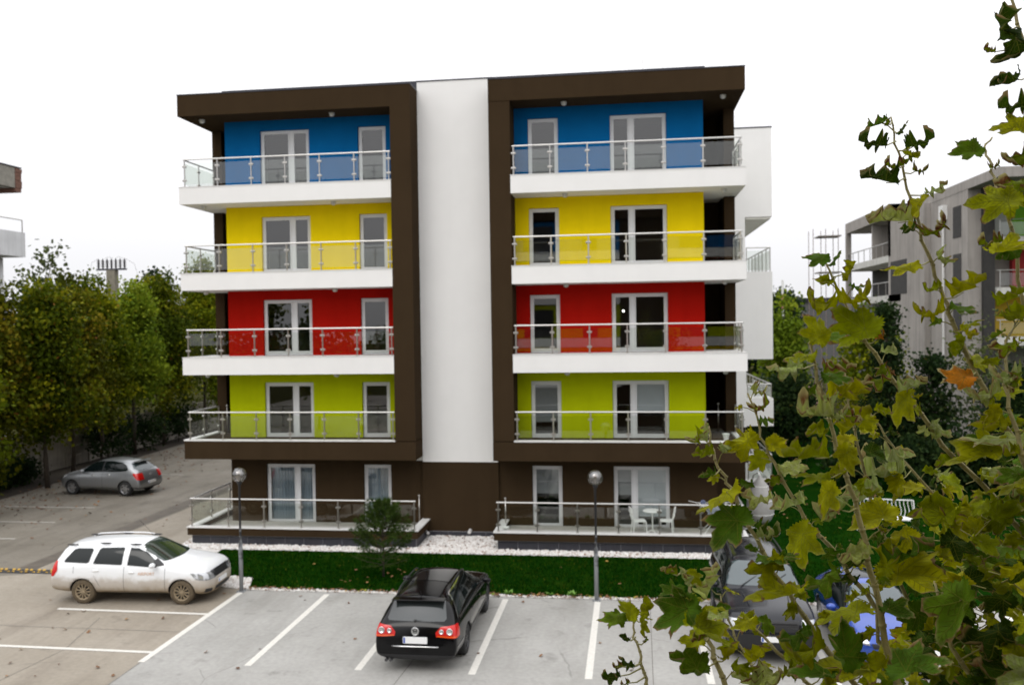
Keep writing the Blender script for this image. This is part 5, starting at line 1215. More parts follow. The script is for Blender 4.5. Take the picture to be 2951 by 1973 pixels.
for sg in (1, -1): c.patch('headlight', M['clearlens'], [(sg*.48,.66),(sg*.84,.70),(sg*.84,.82),(sg*.54,.80)], 'yz', {'x0': 1.5}, nf=lambda n, q: n.x > .05, off=.008)
c.plate(2.035, .48, False); c.wheels(M['tyre'], M['rim'], 7, 'wide'); c.mirror(.66, .98, 1.02, up); c.handle(.0, .86, up)
# ------------------------------------------------------------------ small things on the terraces and lawn
def plastic_chair(loc, rz, label):
    t = empty('plastic_chair', loc, rz, label, 'chair', 'white chairs on the right terrace')
    m = MB(); m.box(-.21, .21, -.21, .21, .42, .45); m.build('seat', M['whiteplastic'], t, bevel=.01)
    for x, y in ((-.2, -.2), (-.2, .2), (.2, -.2), (.2, .2)): m = MB(); m.tube([(x*.95, y*.95, .42), (x*1.12, y*1.12, 0)], .022, 6, .016); m.build('leg', M['whiteplastic'], t)
    m = MB()
    for y in (-.2, .2): m.tube([(-.20, y, .43), (-.25, y, .66), (-.29, y*.95, .86)], .02, 6)
    m.box(-.30, -.27, -.2, .2, .70, .87); m.box(-.27, -.245, -.2, .2, .56, .61); m.build('backrest', M['whiteplastic'], t)
plastic_chair((.30, 28.55, .42), R(10), 'white plastic chair left of the round table, its back to the lamp post')
plastic_chair((1.18, 28.62, .42), R(172), 'white plastic chair right of the round table, turned towards it')
t = empty('round_table', (.74, 28.75, .42), 0, 'small round white table between the two terrace chairs', 'table')
m = MB(); m.lathe([(.0, .70), (.30, .70), (.31, .715), (.30, .73), (0, .73)], (0, 0, 0), 28); m.build('table_top', M['whiteplastic'], t); m = MB(); m.lathe([(.025, .02), (.025, .70)], (0, 0, 0), 10); m.build('column', M['whiteplastic'], t)
m = MB()
for k in range(4): a = k*math.pi/2+.5; m.tube([(0, 0, .08), (math.cos(a)*.25, math.sin(a)*.25, .01)], .018, 6)
m.build('foot', M['whiteplastic'], t)
def pot(x, y, z, label, plant=False):
    t = empty('flower_pot', (x, y, z), 0, label, 'flower pot')
    m = MB(); m.lathe([(.07, 0), (.11, .20), (.12, .20), (.12, .225), (.095, .225), (.08, .18), (0, .18)], (0, 0, 0), 16); m.build('pot', M['whiteplastic'], t)
pot(-4.05, 28.25, .42, 'white flower pot in the left corner of the right terrace'); pot(3.15, 29.0, G1-.05, 'white flower pot in the right corner of the lime green balcony')
t = empty('drying_rack', (2.75, 28.75, .42), R(8), 'folding wire drying rack with a dark patterned cloth on the right terrace', 'drying rack')
m = MB()
for y in (-.28, .28): m.tube([(-.45, y, 0), (.45, -y, .95)], .012, 6); m.tube([(.45, y, 0), (-.45, -y, .95)], .012, 6)
m.build('leg_frame', M['whiteplastic'], t); m = MB()
for i in range(9): x = -.55+i*.1375; m.tube([(x, -.28, .95), (x, .28, .95)], .006, 5)
for y in (-.28, .28): m.tube([(-.8, y, 1.02), (-.5, y, .95), (.5, y, .95), (.8, y, 1.02)], .01, 6)
m.build('wire_top', M['whiteplastic'], t)
m = curtain_mesh(-.3, .35, .5, .97, -.29, 6, .015, 3); m.build('hanging_cloth', pmat('checked_cloth', (.25, .27, .32), .9, var=.6, scale=18), t)
m = MB(); m.lathe([(.07, 0), (.09, .05), (.07, .09), (.03, .05), (.07, 0)], (-.42, -.2, 1.05), 12, 'Y'); m.build('peg_basket', pmat('peg_blue', (.10, .12, .2), .6), t)
# hanging egg chair
t = empty('egg_chair', (4.45, 30.6, .03), R(20), 'grey covered egg shaped swing chair on a white curved stand at the terrace end', 'swing chair')
ws = M['whiteplastic']; m = MB()
m.tube([(.62*math.cos(a), .62*math.sin(a), .03) for a in [R(200+i*16) for i in range(20)]], .022, 8); m.build('base_ring', ws, t, True)
m = MB(); m.tube([(0, .62, .03), (0, .75, .7), (0, .72, 1.4), (0, .45, 1.92), (0, .12, 2.05), (0, 0, 1.98)], .026, 8); m.build('stand_arm', ws, t, True)
m = MB(); m.lathe([(.02, 1.98), (.07, 1.92), (.16, 1.80), (.27, 1.62), (.37, 1.40), (.44, 1.15), (.47, .92), (.45, .68), (.36, .46), (.20, .33), (0, .30)], (0, 0, 0), 20); m.build('shell_cover', pmat('canvas_cover', (.34, .33, .315), .85, var=.12, scale=6), t, True)
m = MB()
for z, r_ in ((1.62, .275), (1.15, .445), (.68, .455)): m.tube([(math.cos(a)*r_, math.sin(a)*r_, z) for a in [R(i*18) for i in range(21)]], .010, 4)
m.build('cover_seam', ws, t)
# garden bench with curved bars
t = empty('garden_bench', (8.75, 31.3, .03), R(-8), 'white metal garden bench with curved upright bars on the rear lawn', 'bench')
m = MB(); m.box(-.95, .95, -.25, .30, .40, .44); m.build('seat', ws, t)
m = MB()
for i in range(15): x = -.9+i*.1286; m.tube([(x, .30, .42), (x+.05, .36, .62), (x, .40, .85), (x, .38, .98)], .012, 5)
m.tube([(-.95, .38, .99), (.95, .38, .99)], .02, 6); m.build('backrest', ws, t)
for sg in (-1, 1):
    m = MB(); m.tube([(sg*.95, .38, .99), (sg*.97, .30, .66), (sg*.97, -.22, .66), (sg*.95, -.25, .42)], .018, 6)
    for i in range(4): m.tube([(sg*.97, -.15+i*.12, .42), (sg*.97, -.15+i*.12, .66)], .010, 5)
    m.build('armrest', ws, t)
    for y in (-.22, .28): m = MB(); m.tube([(sg*.9, y, .40), (sg*.93, y, 0)], .02, 6); m.build('leg', ws, t)
STEMS = [(0.011,0.004,[(0.776,3.002,5.983),(0.749,3.025,6.077),(0.607,3.035,6.262),(0.532,3.053,6.384),(0.473,3.073,6.475),(0.412,3.092,6.592),(0.368,3.114,6.696),(0.331,3.135,6.759),(0.293,3.157,6.847),(0.284,3.183,6.932)]),(0.013,0.004,[(0.85,2.811,6.045),(0.826,2.833,6.161),(0.802,2.855,6.278),(0.769,2.878,6.46),(0.751,2.901,6.582),(0.721,2.923,6.722),(0.693,2.944,6.835),(0.657,2.966,6.979),(0.625,2.987,7.103),(0.611,3.011,7.229),(0.614,3.035,7.296)]),(0.013,0.004,[(1.67,3.631,6.273),(1.539,3.643,6.448),(1.425,3.656,6.601),(1.249,3.662,6.798),(1.119,3.674,6.988),(0.985,3.685,7.17),(0.946,3.707,7.248),(0.909,3.729,7.34),(0.859,3.75,7.444),(0.821,3.772,7.547)]),(0.013,0.003,[(1.589,3.423,6.462),(1.45,3.43,6.766),(1.35,3.44,6.974),(1.307,3.456,7.076),(1.262,3.472,7.174),(1.217,3.488,7.3),(1.2,3.507,7.38),(1.155,3.523,7.512),(1.123,3.541,7.657),(1.094,3.559,7.775),(1.076,3.578,7.885),(1.055,3.597,7.994),(1.04,3.617,8.103)]),(0.009,0.004,[(1.142,3.658,6.092),(1.065,3.688,6.294),(1.01,3.72,6.465),(0.963,3.755,6.694),(0.943,3.791,6.815),(0.927,3.827,6.936),(0.917,3.865,7.086)]),(0.011,0.004,[(1.042,3.846,6.063),(0.892,3.862,6.289),(0.779,3.881,6.414),(0.704,3.905,6.532),(0.629,3.93,6.684),(0.576,3.957,6.792),(0.569,3.989,6.886),(0.533,4.018,6.982)]),(0.011,0.004,[(1.845,4.052,5.98),(1.722,4.075,6.162),(1.557,4.093,6.329),(1.38,4.109,6.489),(1.257,4.132,6.634),(1.161,4.158,6.772),(1.087,4.187,6.909)]),(0.01,0.004,[(0.313,2.74,6.08),(0.284,2.775,6.191),(0.257,2.809,6.266),(0.225,2.842,6.343),(0.203,2.877,6.397),(0.191,2.912,6.436),(0.169,2.946,6.468)]),(0.007,0.003,[(0.09,2.911,5.993),(0.056,2.944,6.086),(0.037,2.978,6.13),(0.029,3.014,6.172),(0.015,3.049,6.207),(0.005,3.085,6.245),(0.019,3.123,6.27)]),(0.012,0.004,[(1.496,3.131,7.604),(1.446,3.171,7.816),(1.41,3.213,8.019),(1.386,3.256,8.212),(1.369,3.299,8.394),(1.35,3.342,8.534)]),(0.007,0.003,[(1.382,3.317,7.565),(1.34,3.358,7.759),(1.336,3.401,7.818),(1.332,3.444,7.893),(1.338,3.488,7.946),(1.384,3.537,7.991)]),(0.008,0.003,[(0.515,3.368,5.872),(0.457,3.413,5.985),(0.414,3.46,6.052),(0.383,3.507,6.121),(0.359,3.556,6.209)]),(0.012,0.004,[(1.23,2.96,5.937),(1.14,3.002,6.072),(1.061,3.044,6.212),(1.051,3.096,6.312),(1.04,3.147,6.401)]),(0.01,0.004,[(1.413,3.101,6.687),(1.325,3.135,6.842),(1.308,3.177,6.956),(1.298,3.22,7.073),(1.325,3.268,7.193),(1.375,3.319,7.285)]),(0.009,0.004,[(0.721,3.094,5.938),(0.613,3.133,6.04),(0.516,3.172,6.129),(0.447,3.215,6.191),(0.391,3.258,6.222)])]
LEAVES = [[0.992,3.479,8.048,0.154,-0.438,0.886,-0.812,-0.567,-0.139,0.032,0.378,1.0,1.043,3.613,8.083],[1.031,3.467,8.018,0.496,-0.38,0.781,-0.852,-0.04,0.522,0.045,0.041,0.35,1.048,3.606,8.043],[0.937,3.428,7.958,-0.938,0.191,0.289,0.193,-0.406,0.893,0.113,0.026,0.35,1.053,3.599,8.003],[1.07,3.424,7.951,0.922,-0.253,0.292,-0.353,-0.244,0.903,0.112,0.109,0.35,1.061,3.592,7.964],[1.063,3.457,7.91,-0.906,0.342,-0.249,-0.393,-0.462,0.795,0.052,0.397,1.0,1.069,3.585,7.925],[0.994,3.37,7.868,-0.871,0.477,0.118,-0.048,-0.322,0.946,0.075,0.402,1.0,1.072,3.582,7.905],[1.07,3.402,7.855,0.908,-0.405,-0.104,-0.036,-0.324,0.945,0.058,0.426,1.0,1.078,3.577,7.875],[0.952,3.37,7.808,-0.862,0.448,0.239,0.083,-0.34,0.937,0.135,0.024,0.35,1.081,3.573,7.855],[1.124,3.402,7.776,0.809,-0.494,0.32,-0.444,-0.157,0.882,0.08,0.748,0.55,1.093,3.561,7.785],[1.093,3.421,7.733,-0.387,0.123,-0.914,-0.905,-0.242,0.35,0.098,0.561,0.25,1.102,3.554,7.743],[0.999,3.389,7.663,-0.979,0.202,-0.035,-0.088,-0.257,0.963,0.147,0.828,0.55,1.113,3.548,7.7],[1.125,3.411,7.627,0.789,-0.132,0.601,-0.611,-0.053,0.79,0.112,0.442,1.0,1.129,3.538,7.631],[1.024,3.34,7.495,-0.948,0.314,0.042,-0.081,-0.368,0.926,0.103,0.562,0.25,1.152,3.524,7.525],[1.21,3.345,7.399,0.779,-0.417,0.468,-0.583,-0.209,0.785,0.127,0.558,0.25,1.2,3.507,7.38],[1.117,3.354,7.328,-0.928,0.367,-0.068,-0.144,-0.185,0.972,0.114,0.562,0.25,1.207,3.498,7.344],[0.776,3.621,7.551,-0.947,0.239,0.214,-0.013,-0.695,0.718,0.081,0.252,0.3,0.821,3.772,7.547],[0.817,3.622,7.539,0.541,0.026,0.84,-0.836,-0.092,0.541,0.055,0.247,0.3,0.824,3.77,7.538],[0.901,3.636,7.514,-0.319,0.265,-0.91,-0.945,-0.014,0.327,0.084,0.541,0.25,0.845,3.758,7.482],[0.778,3.565,7.365,-0.904,0.226,0.362,0.185,-0.558,0.809,0.132,0.529,0.25,0.877,3.742,7.406],[0.866,3.555,7.382,0.946,-0.066,0.319,-0.325,-0.181,0.928,0.144,0.563,0.25,0.891,3.736,7.378],[1.247,3.112,8.263,-0.006,-0.001,1.0,0.472,-0.881,0.002,0.122,0.083,0.35,1.375,3.284,8.328],[1.303,3.13,8.236,-0.278,0.586,-0.761,-0.908,-0.418,0.01,0.133,0.016,0.35,1.38,3.272,8.278],[1.209,3.092,8.187,-0.845,0.404,0.35,-0.145,-0.803,0.578,0.041,0.458,1.0,1.382,3.268,8.261],[1.245,3.024,8.077,-0.85,0.451,-0.271,-0.44,-0.326,0.837,0.087,0.034,0.35,1.395,3.24,8.141],[1.268,3.01,7.985,-0.961,0.274,-0.03,-0.128,-0.347,0.929,0.106,0.082,0.35,1.407,3.217,8.036],[1.255,2.977,7.9,-0.878,0.459,0.138,-0.21,-0.627,0.75,0.096,0.537,0.25,1.42,3.202,7.963],[1.219,3.27,7.893,-0.98,0.171,-0.101,-0.198,-0.862,0.467,0.086,0.293,0.3,1.338,3.484,7.942],[1.26,3.212,7.827,0.869,-0.251,0.425,-0.468,-0.144,0.872,0.041,0.386,1.0,1.334,3.424,7.859],[1.259,2.973,7.82,-0.9,0.362,-0.243,-0.422,-0.581,0.696,0.094,0.374,1.0,1.433,3.186,7.89],[1.375,3.239,7.767,-0.819,0.572,0.033,-0.394,-0.604,0.693,0.131,0.404,1.0,1.34,3.358,7.759],[1.298,3.189,7.705,-0.955,0.287,0.071,-0.209,-0.826,0.523,0.136,0.504,0.25,1.348,3.351,7.723],[1.234,3.096,7.531,0.941,-0.315,0.124,-0.223,-0.3,0.928,0.111,0.544,0.25,1.382,3.317,7.565],[1.254,3.177,7.561,-0.945,0.305,-0.121,-0.185,-0.191,0.964,0.083,0.441,1.0,1.374,3.325,7.6],[1.301,3.14,7.517,-0.794,0.542,-0.276,-0.516,-0.36,0.777,0.08,0.252,0.3,1.382,3.317,7.565],[1.262,3.11,7.357,0.834,-0.276,0.478,-0.516,-0.081,0.853,0.092,0.483,0.25,1.375,3.319,7.285],[1.32,3.156,7.312,-0.879,0.472,-0.069,-0.31,-0.454,0.835,0.097,0.484,0.25,1.375,3.319,7.285],[1.23,3.356,7.277,0.863,-0.148,0.483,-0.504,-0.186,0.844,0.058,0.512,0.25,1.233,3.482,7.254],[1.171,3.265,7.228,-0.171,0.051,-0.984,-0.965,-0.21,0.157,0.081,0.476,0.25,1.245,3.478,7.22],[1.176,3.243,7.099,-0.79,0.53,0.307,-0.106,-0.612,0.784,0.097,1.014,0.6,1.295,3.46,7.103],[0.967,3.533,7.238,0.624,-0.365,0.691,-0.775,-0.173,0.608,0.053,1.049,0.6,0.967,3.695,7.205],[1.261,3.083,7.21,-0.884,0.432,-0.175,-0.393,-0.489,0.778,0.085,0.429,1.0,1.334,3.277,7.21],[1.261,3.074,7.11,-0.96,0.281,-0.011,-0.084,-0.249,0.965,0.104,0.756,0.55,1.305,3.233,7.106],[1.27,3.27,7.038,-0.921,0.372,-0.114,-0.143,-0.05,0.989,0.13,0.734,0.55,1.33,3.448,7.021],[1.279,3.055,7.104,-0.222,0.285,-0.932,-0.975,-0.071,0.21,0.071,0.394,1.0,1.303,3.229,7.095],[1.054,3.473,7.036,0.949,-0.078,0.307,-0.316,-0.187,0.93,0.107,0.752,0.55,1.107,3.675,7.004],[1.058,3.504,6.994,-0.389,0.099,-0.916,-0.878,-0.34,0.336,0.116,0.534,0.25,1.119,3.674,6.988],[0.886,3.608,6.873,0.726,-0.24,0.645,-0.649,0.072,0.758,0.146,0.543,0.25,0.939,3.801,6.848],[0.916,3.539,7.273,-0.927,0.281,-0.248,-0.373,-0.742,0.556,0.176,0.475,0.25,0.939,3.711,7.265],[0.832,3.684,7.084,0.967,-0.182,0.178,-0.212,-0.187,0.959,0.123,0.379,1.0,0.917,3.865,7.086],[0.859,3.694,6.993,0.99,-0.103,0.092,-0.135,-0.586,0.799,0.161,0.562,0.25,0.923,3.841,6.991],[0.988,3.518,7.08,-0.836,0.334,-0.436,-0.46,0.007,0.888,0.117,0.407,1.0,1.046,3.68,7.087],[0.504,2.78,7.159,-0.983,0.121,-0.138,-0.179,-0.47,0.864,0.101,0.761,0.55,0.619,2.998,7.16],[0.607,2.883,7.254,-0.488,0.07,0.87,0.359,-0.893,0.273,0.088,0.515,0.25,0.612,3.019,7.253],[0.575,3.829,6.945,-0.923,0.149,-0.355,-0.381,-0.217,0.899,0.098,0.429,1.0,0.559,3.997,6.912],[0.592,2.762,7.009,-0.944,0.323,-0.069,-0.09,-0.05,0.995,0.117,0.824,0.55,0.654,2.967,6.991],[0.622,2.766,7.012,0.943,-0.265,0.202,-0.223,-0.052,0.973,0.072,0.787,0.55,0.654,2.967,6.991],[0.613,2.799,7.057,-0.831,0.284,0.478,0.388,-0.319,0.864,0.073,0.77,0.55,0.643,2.975,7.036],[0.501,3.753,6.8,-0.834,0.309,-0.457,-0.513,-0.739,0.437,0.163,0.555,0.25,0.576,3.957,6.792],[0.265,2.999,6.854,-0.984,-0.123,-0.125,-0.078,-0.328,0.941,0.073,0.472,0.25,0.296,3.155,6.839],[0.27,3.021,6.918,0.076,0.028,0.997,-0.972,-0.22,0.08,0.06,0.78,0.55,0.287,3.174,6.901],[0.273,2.96,6.796,-0.925,0.087,-0.369,-0.379,-0.26,0.888,0.059,0.247,0.3,0.32,3.141,6.783],[0.321,2.956,6.738,-0.831,0.032,-0.555,-0.553,0.043,0.832,0.127,0.55,0.25,0.355,3.122,6.719],[0.575,2.807,6.875,-0.996,0.084,-0.019,-0.033,-0.17,0.985,0.133,0.493,0.25,0.683,2.95,6.874],[0.666,2.782,6.897,0.294,-0.023,-0.955,0.411,-0.9,0.148,0.079,0.538,0.25,0.686,2.948,6.861],[0.588,2.796,6.814,-0.966,0.224,0.128,0.058,-0.293,0.954,0.086,0.48,0.25,0.698,2.94,6.814],[0.35,2.917,6.652,-0.636,-0.324,-0.7,-0.296,-0.736,0.609,0.134,0.262,0.3,0.4,3.098,6.621],[0.435,2.913,6.726,-0.929,0.361,-0.084,-0.104,-0.036,0.994,0.099,0.829,0.55,0.388,3.104,6.649],[0.69,3.746,6.535,-0.89,0.31,-0.335,-0.392,-0.144,0.909,0.145,0.753,0.55,0.717,3.901,6.51],[0.434,2.936,6.595,0.964,-0.133,0.229,-0.231,-0.006,0.973,0.061,0.782,0.55,0.434,3.085,6.55],[0.598,2.723,6.787,-0.319,-0.085,-0.944,-0.834,-0.447,0.322,0.091,0.546,0.25,0.708,2.933,6.773],[0.934,3.537,6.621,-0.922,0.22,-0.318,-0.381,-0.377,0.845,0.148,0.756,0.55,0.984,3.739,6.59],[0.649,2.777,6.72,-0.666,0.056,-0.744,-0.733,0.131,0.667,0.097,0.77,0.55,0.726,2.919,6.697],[1.15,3.997,6.623,-0.972,0.155,-0.176,-0.179,-0.004,0.984,0.195,0.744,0.55,1.248,4.134,6.647],[1.163,3.947,6.606,-0.069,0.156,-0.985,-0.89,-0.455,-0.01,0.137,0.558,0.25,1.268,4.13,6.621],[1.131,3.944,6.704,0.97,-0.237,0.042,-0.066,-0.091,0.994,0.125,0.77,0.55,1.214,4.144,6.697],[0.715,3.727,6.419,-0.155,-0.398,-0.904,-0.723,-0.578,0.378,0.15,0.517,0.25,0.779,3.881,6.414],[0.453,2.947,6.519,0.987,0.01,0.162,-0.162,0.107,0.981,0.104,0.286,0.3,0.468,3.074,6.486],[0.464,2.927,6.509,-0.899,-0.123,-0.42,-0.304,-0.514,0.802,0.125,0.532,0.25,0.479,3.071,6.467],[0.508,2.877,6.431,-0.972,0.06,-0.226,-0.219,0.104,0.97,0.15,0.533,0.25,0.539,3.052,6.373],[0.806,3.642,6.266,-0.803,0.073,-0.592,-0.595,-0.143,0.791,0.154,0.308,0.3,0.919,3.859,6.248],[0.701,2.737,6.588,-0.927,0.014,-0.375,-0.344,-0.429,0.835,0.095,0.824,0.55,0.756,2.895,6.549],[0.995,3.578,6.531,-0.872,0.126,-0.473,-0.479,-0.418,0.772,0.15,0.558,0.25,1.006,3.724,6.485],[1.328,3.896,6.467,-0.977,0.162,-0.139,-0.204,-0.519,0.83,0.201,0.49,0.25,1.428,4.105,6.446],[1.37,3.954,6.464,0.923,-0.261,0.283,-0.382,-0.528,0.758,0.217,0.55,0.25,1.428,4.105,6.446],[1.045,3.494,6.372,0.879,-0.156,0.451,-0.443,0.083,0.893,0.18,0.245,0.3,1.065,3.688,6.294],[1.031,3.523,6.316,0.967,-0.24,-0.088,-0.066,-0.566,0.822,0.206,0.567,0.25,1.072,3.685,6.276],[1.486,3.872,6.278,0.939,0.076,0.337,-0.252,-0.515,0.819,0.212,0.304,0.3,1.617,4.087,6.268],[1.27,3.266,6.836,-0.903,0.203,-0.378,-0.425,-0.305,0.852,0.166,0.537,0.25,1.404,3.435,6.861],[1.318,3.247,6.887,-0.868,0.492,-0.067,-0.089,-0.022,0.996,0.159,0.733,0.55,1.404,3.435,6.861],[1.286,3.228,6.935,-0.944,0.258,-0.205,-0.31,-0.483,0.819,0.133,0.545,0.25,1.377,3.438,6.918],[1.378,3.946,6.39,0.37,-0.228,-0.9,0.379,-0.848,0.371,0.158,0.549,0.25,1.476,4.1,6.402],[0.913,3.701,6.103,-0.89,0.33,-0.316,-0.336,-0.003,0.942,0.183,0.508,0.25,1.015,3.849,6.104],[0.677,2.862,6.234,-0.03,0.515,0.857,0.074,-0.854,0.516,0.157,0.276,0.3,0.697,3.029,6.144],[0.585,2.899,6.238,-0.943,0.207,-0.259,-0.266,-0.006,0.964,0.15,0.508,0.25,0.646,3.033,6.212],[0.739,2.861,6.196,-0.97,0.175,0.17,0.171,-0.007,0.985,0.154,0.535,0.25,0.736,3.026,6.094],[0.542,2.863,6.3,-0.91,0.052,-0.412,-0.414,-0.03,0.91,0.101,0.228,0.3,0.607,3.035,6.262],[1.065,2.971,6.393,-0.397,0.025,-0.918,-0.89,-0.255,0.378,0.172,0.3,0.3,1.049,3.105,6.328],[1.151,2.894,6.316,-0.825,0.283,-0.489,-0.559,-0.294,0.775,0.158,0.019,0.35,1.082,3.033,6.173],[1.171,2.86,6.203,-0.884,0.467,-0.035,-0.206,-0.32,0.925,0.165,0.095,0.35,1.133,3.005,6.084],[1.537,3.906,6.08,-0.877,0.183,-0.444,-0.433,0.098,0.896,0.086,0.393,1.0,1.733,4.073,6.145],[1.075,3.542,6.451,-0.827,0.343,-0.446,-0.561,-0.438,0.702,0.115,0.566,0.25,1.04,3.703,6.372],[0.986,3.487,6.352,0.109,0.094,0.99,-0.725,-0.673,0.143,0.151,0.506,0.25,1.06,3.691,6.31],[0.168,2.685,6.432,-0.796,0.166,-0.581,-0.511,-0.699,0.5,0.125,0.237,0.3,0.209,2.867,6.382],[0.307,3.383,6.281,0.453,0.36,0.815,-0.823,-0.183,0.538,0.133,0.822,0.55,0.359,3.556,6.209],[0.173,2.752,6.495,-0.521,0.244,0.818,0.766,-0.289,0.574,0.064,0.763,0.55,0.185,2.921,6.445],[0.131,2.746,6.52,-0.967,0.241,0.086,0.025,-0.247,0.969,0.053,0.438,1.0,0.169,2.946,6.468],[0.201,2.66,6.385,0.864,-0.113,-0.491,0.464,-0.202,0.863,0.128,0.493,0.25,0.231,2.836,6.329],[0.195,2.646,6.263,-0.951,0.147,0.274,0.123,-0.63,0.766,0.12,0.302,0.3,0.27,2.793,6.231],[0.238,2.683,6.433,0.974,-0.204,0.095,-0.08,0.083,0.993,0.052,0.52,0.25,0.217,2.855,6.362],[0.405,3.085,6.264,-0.929,-0.191,-0.318,-0.259,-0.281,0.924,0.075,0.545,0.25,0.422,3.234,6.205],[0.22,2.685,6.341,-0.926,-0.214,-0.312,-0.329,0.047,0.943,0.054,0.468,1.0,0.246,2.821,6.294],[0.206,2.694,6.455,-0.988,0.095,0.125,0.121,-0.048,0.992,0.04,0.507,0.25,0.205,2.873,6.392],[0.182,2.713,6.459,-0.851,0.365,0.378,0.431,0.073,0.9,0.051,0.255,0.3,0.2,2.886,6.407],[-0.041,2.922,6.324,-0.965,-0.224,-0.135,-0.047,-0.36,0.932,0.077,0.316,0.3,0.007,3.092,6.25],[-0.002,2.912,6.33,-0.637,0.5,0.588,0.383,-0.456,0.803,0.066,0.506,0.25,0.013,3.106,6.259],[0.045,2.998,6.315,-0.03,0.159,0.987,0.798,-0.591,0.119,0.074,0.514,0.25,0.019,3.123,6.27],[0.044,2.947,6.298,-0.106,-0.151,-0.983,-0.912,-0.378,0.156,0.055,0.509,0.25,0.011,3.102,6.257],[-0.015,2.866,6.265,-0.95,0.078,0.304,0.282,-0.215,0.935,0.037,0.042,0.35,0.015,3.049,6.207],[-0.007,2.855,6.185,-0.857,0.39,0.336,0.214,-0.325,0.921,0.058,0.03,0.35,0.035,2.988,6.141],[-0.052,2.784,6.172,-0.982,-0.0,-0.188,-0.168,-0.448,0.878,0.065,0.044,0.35,0.037,2.978,6.13],[-0.035,2.796,6.201,-0.915,0.015,-0.403,-0.398,-0.187,0.898,0.034,0.404,1.0,0.035,2.988,6.141],[0.048,2.865,6.262,0.309,0.242,0.92,-0.884,-0.282,0.372,0.024,0.384,1.0,0.021,3.033,6.191],[-0.013,2.817,6.14,-0.924,-0.075,-0.375,-0.367,-0.102,0.924,0.034,0.383,1.0,0.047,2.96,6.106],[0.432,3.225,5.982,-0.953,0.108,0.284,0.268,-0.139,0.953,0.107,0.807,0.55,0.483,3.393,5.934],[0.325,3.374,6.206,1.0,0.013,0.025,-0.024,-0.059,0.998,0.073,0.259,0.3,0.37,3.534,6.169],[0.455,3.249,6.066,0.839,0.07,0.54,-0.532,-0.107,0.84,0.101,0.554,0.25,0.457,3.413,5.985],[0.286,2.642,6.306,0.74,0.165,0.652,-0.653,-0.057,0.755,0.073,0.568,0.25,0.27,2.793,6.231],[0.641,3.009,6.121,-0.997,0.047,-0.058,-0.066,-0.21,0.976,0.121,0.261,0.3,0.623,3.129,6.03],[0.469,3.226,5.996,0.971,0.189,0.143,-0.115,-0.151,0.982,0.131,0.83,0.55,0.488,3.389,5.923],[1.057,3.453,6.076,-0.926,-0.046,-0.374,-0.369,-0.082,0.926,0.15,0.562,0.25,1.142,3.658,6.092],[0.793,2.64,6.28,0.971,-0.035,0.236,-0.238,-0.201,0.95,0.132,0.221,0.3,0.82,2.839,6.193],[1.39,3.447,6.591,0.95,-0.206,0.233,-0.3,-0.408,0.862,0.147,0.485,0.25,1.467,3.651,6.545],[1.367,3.265,6.722,-0.797,0.536,-0.278,-0.293,0.059,0.954,0.127,0.535,0.25,1.475,3.429,6.711],[1.651,3.86,6.186,-0.912,0.085,-0.401,-0.397,-0.424,0.814,0.164,0.268,0.3,1.744,4.071,6.129]]
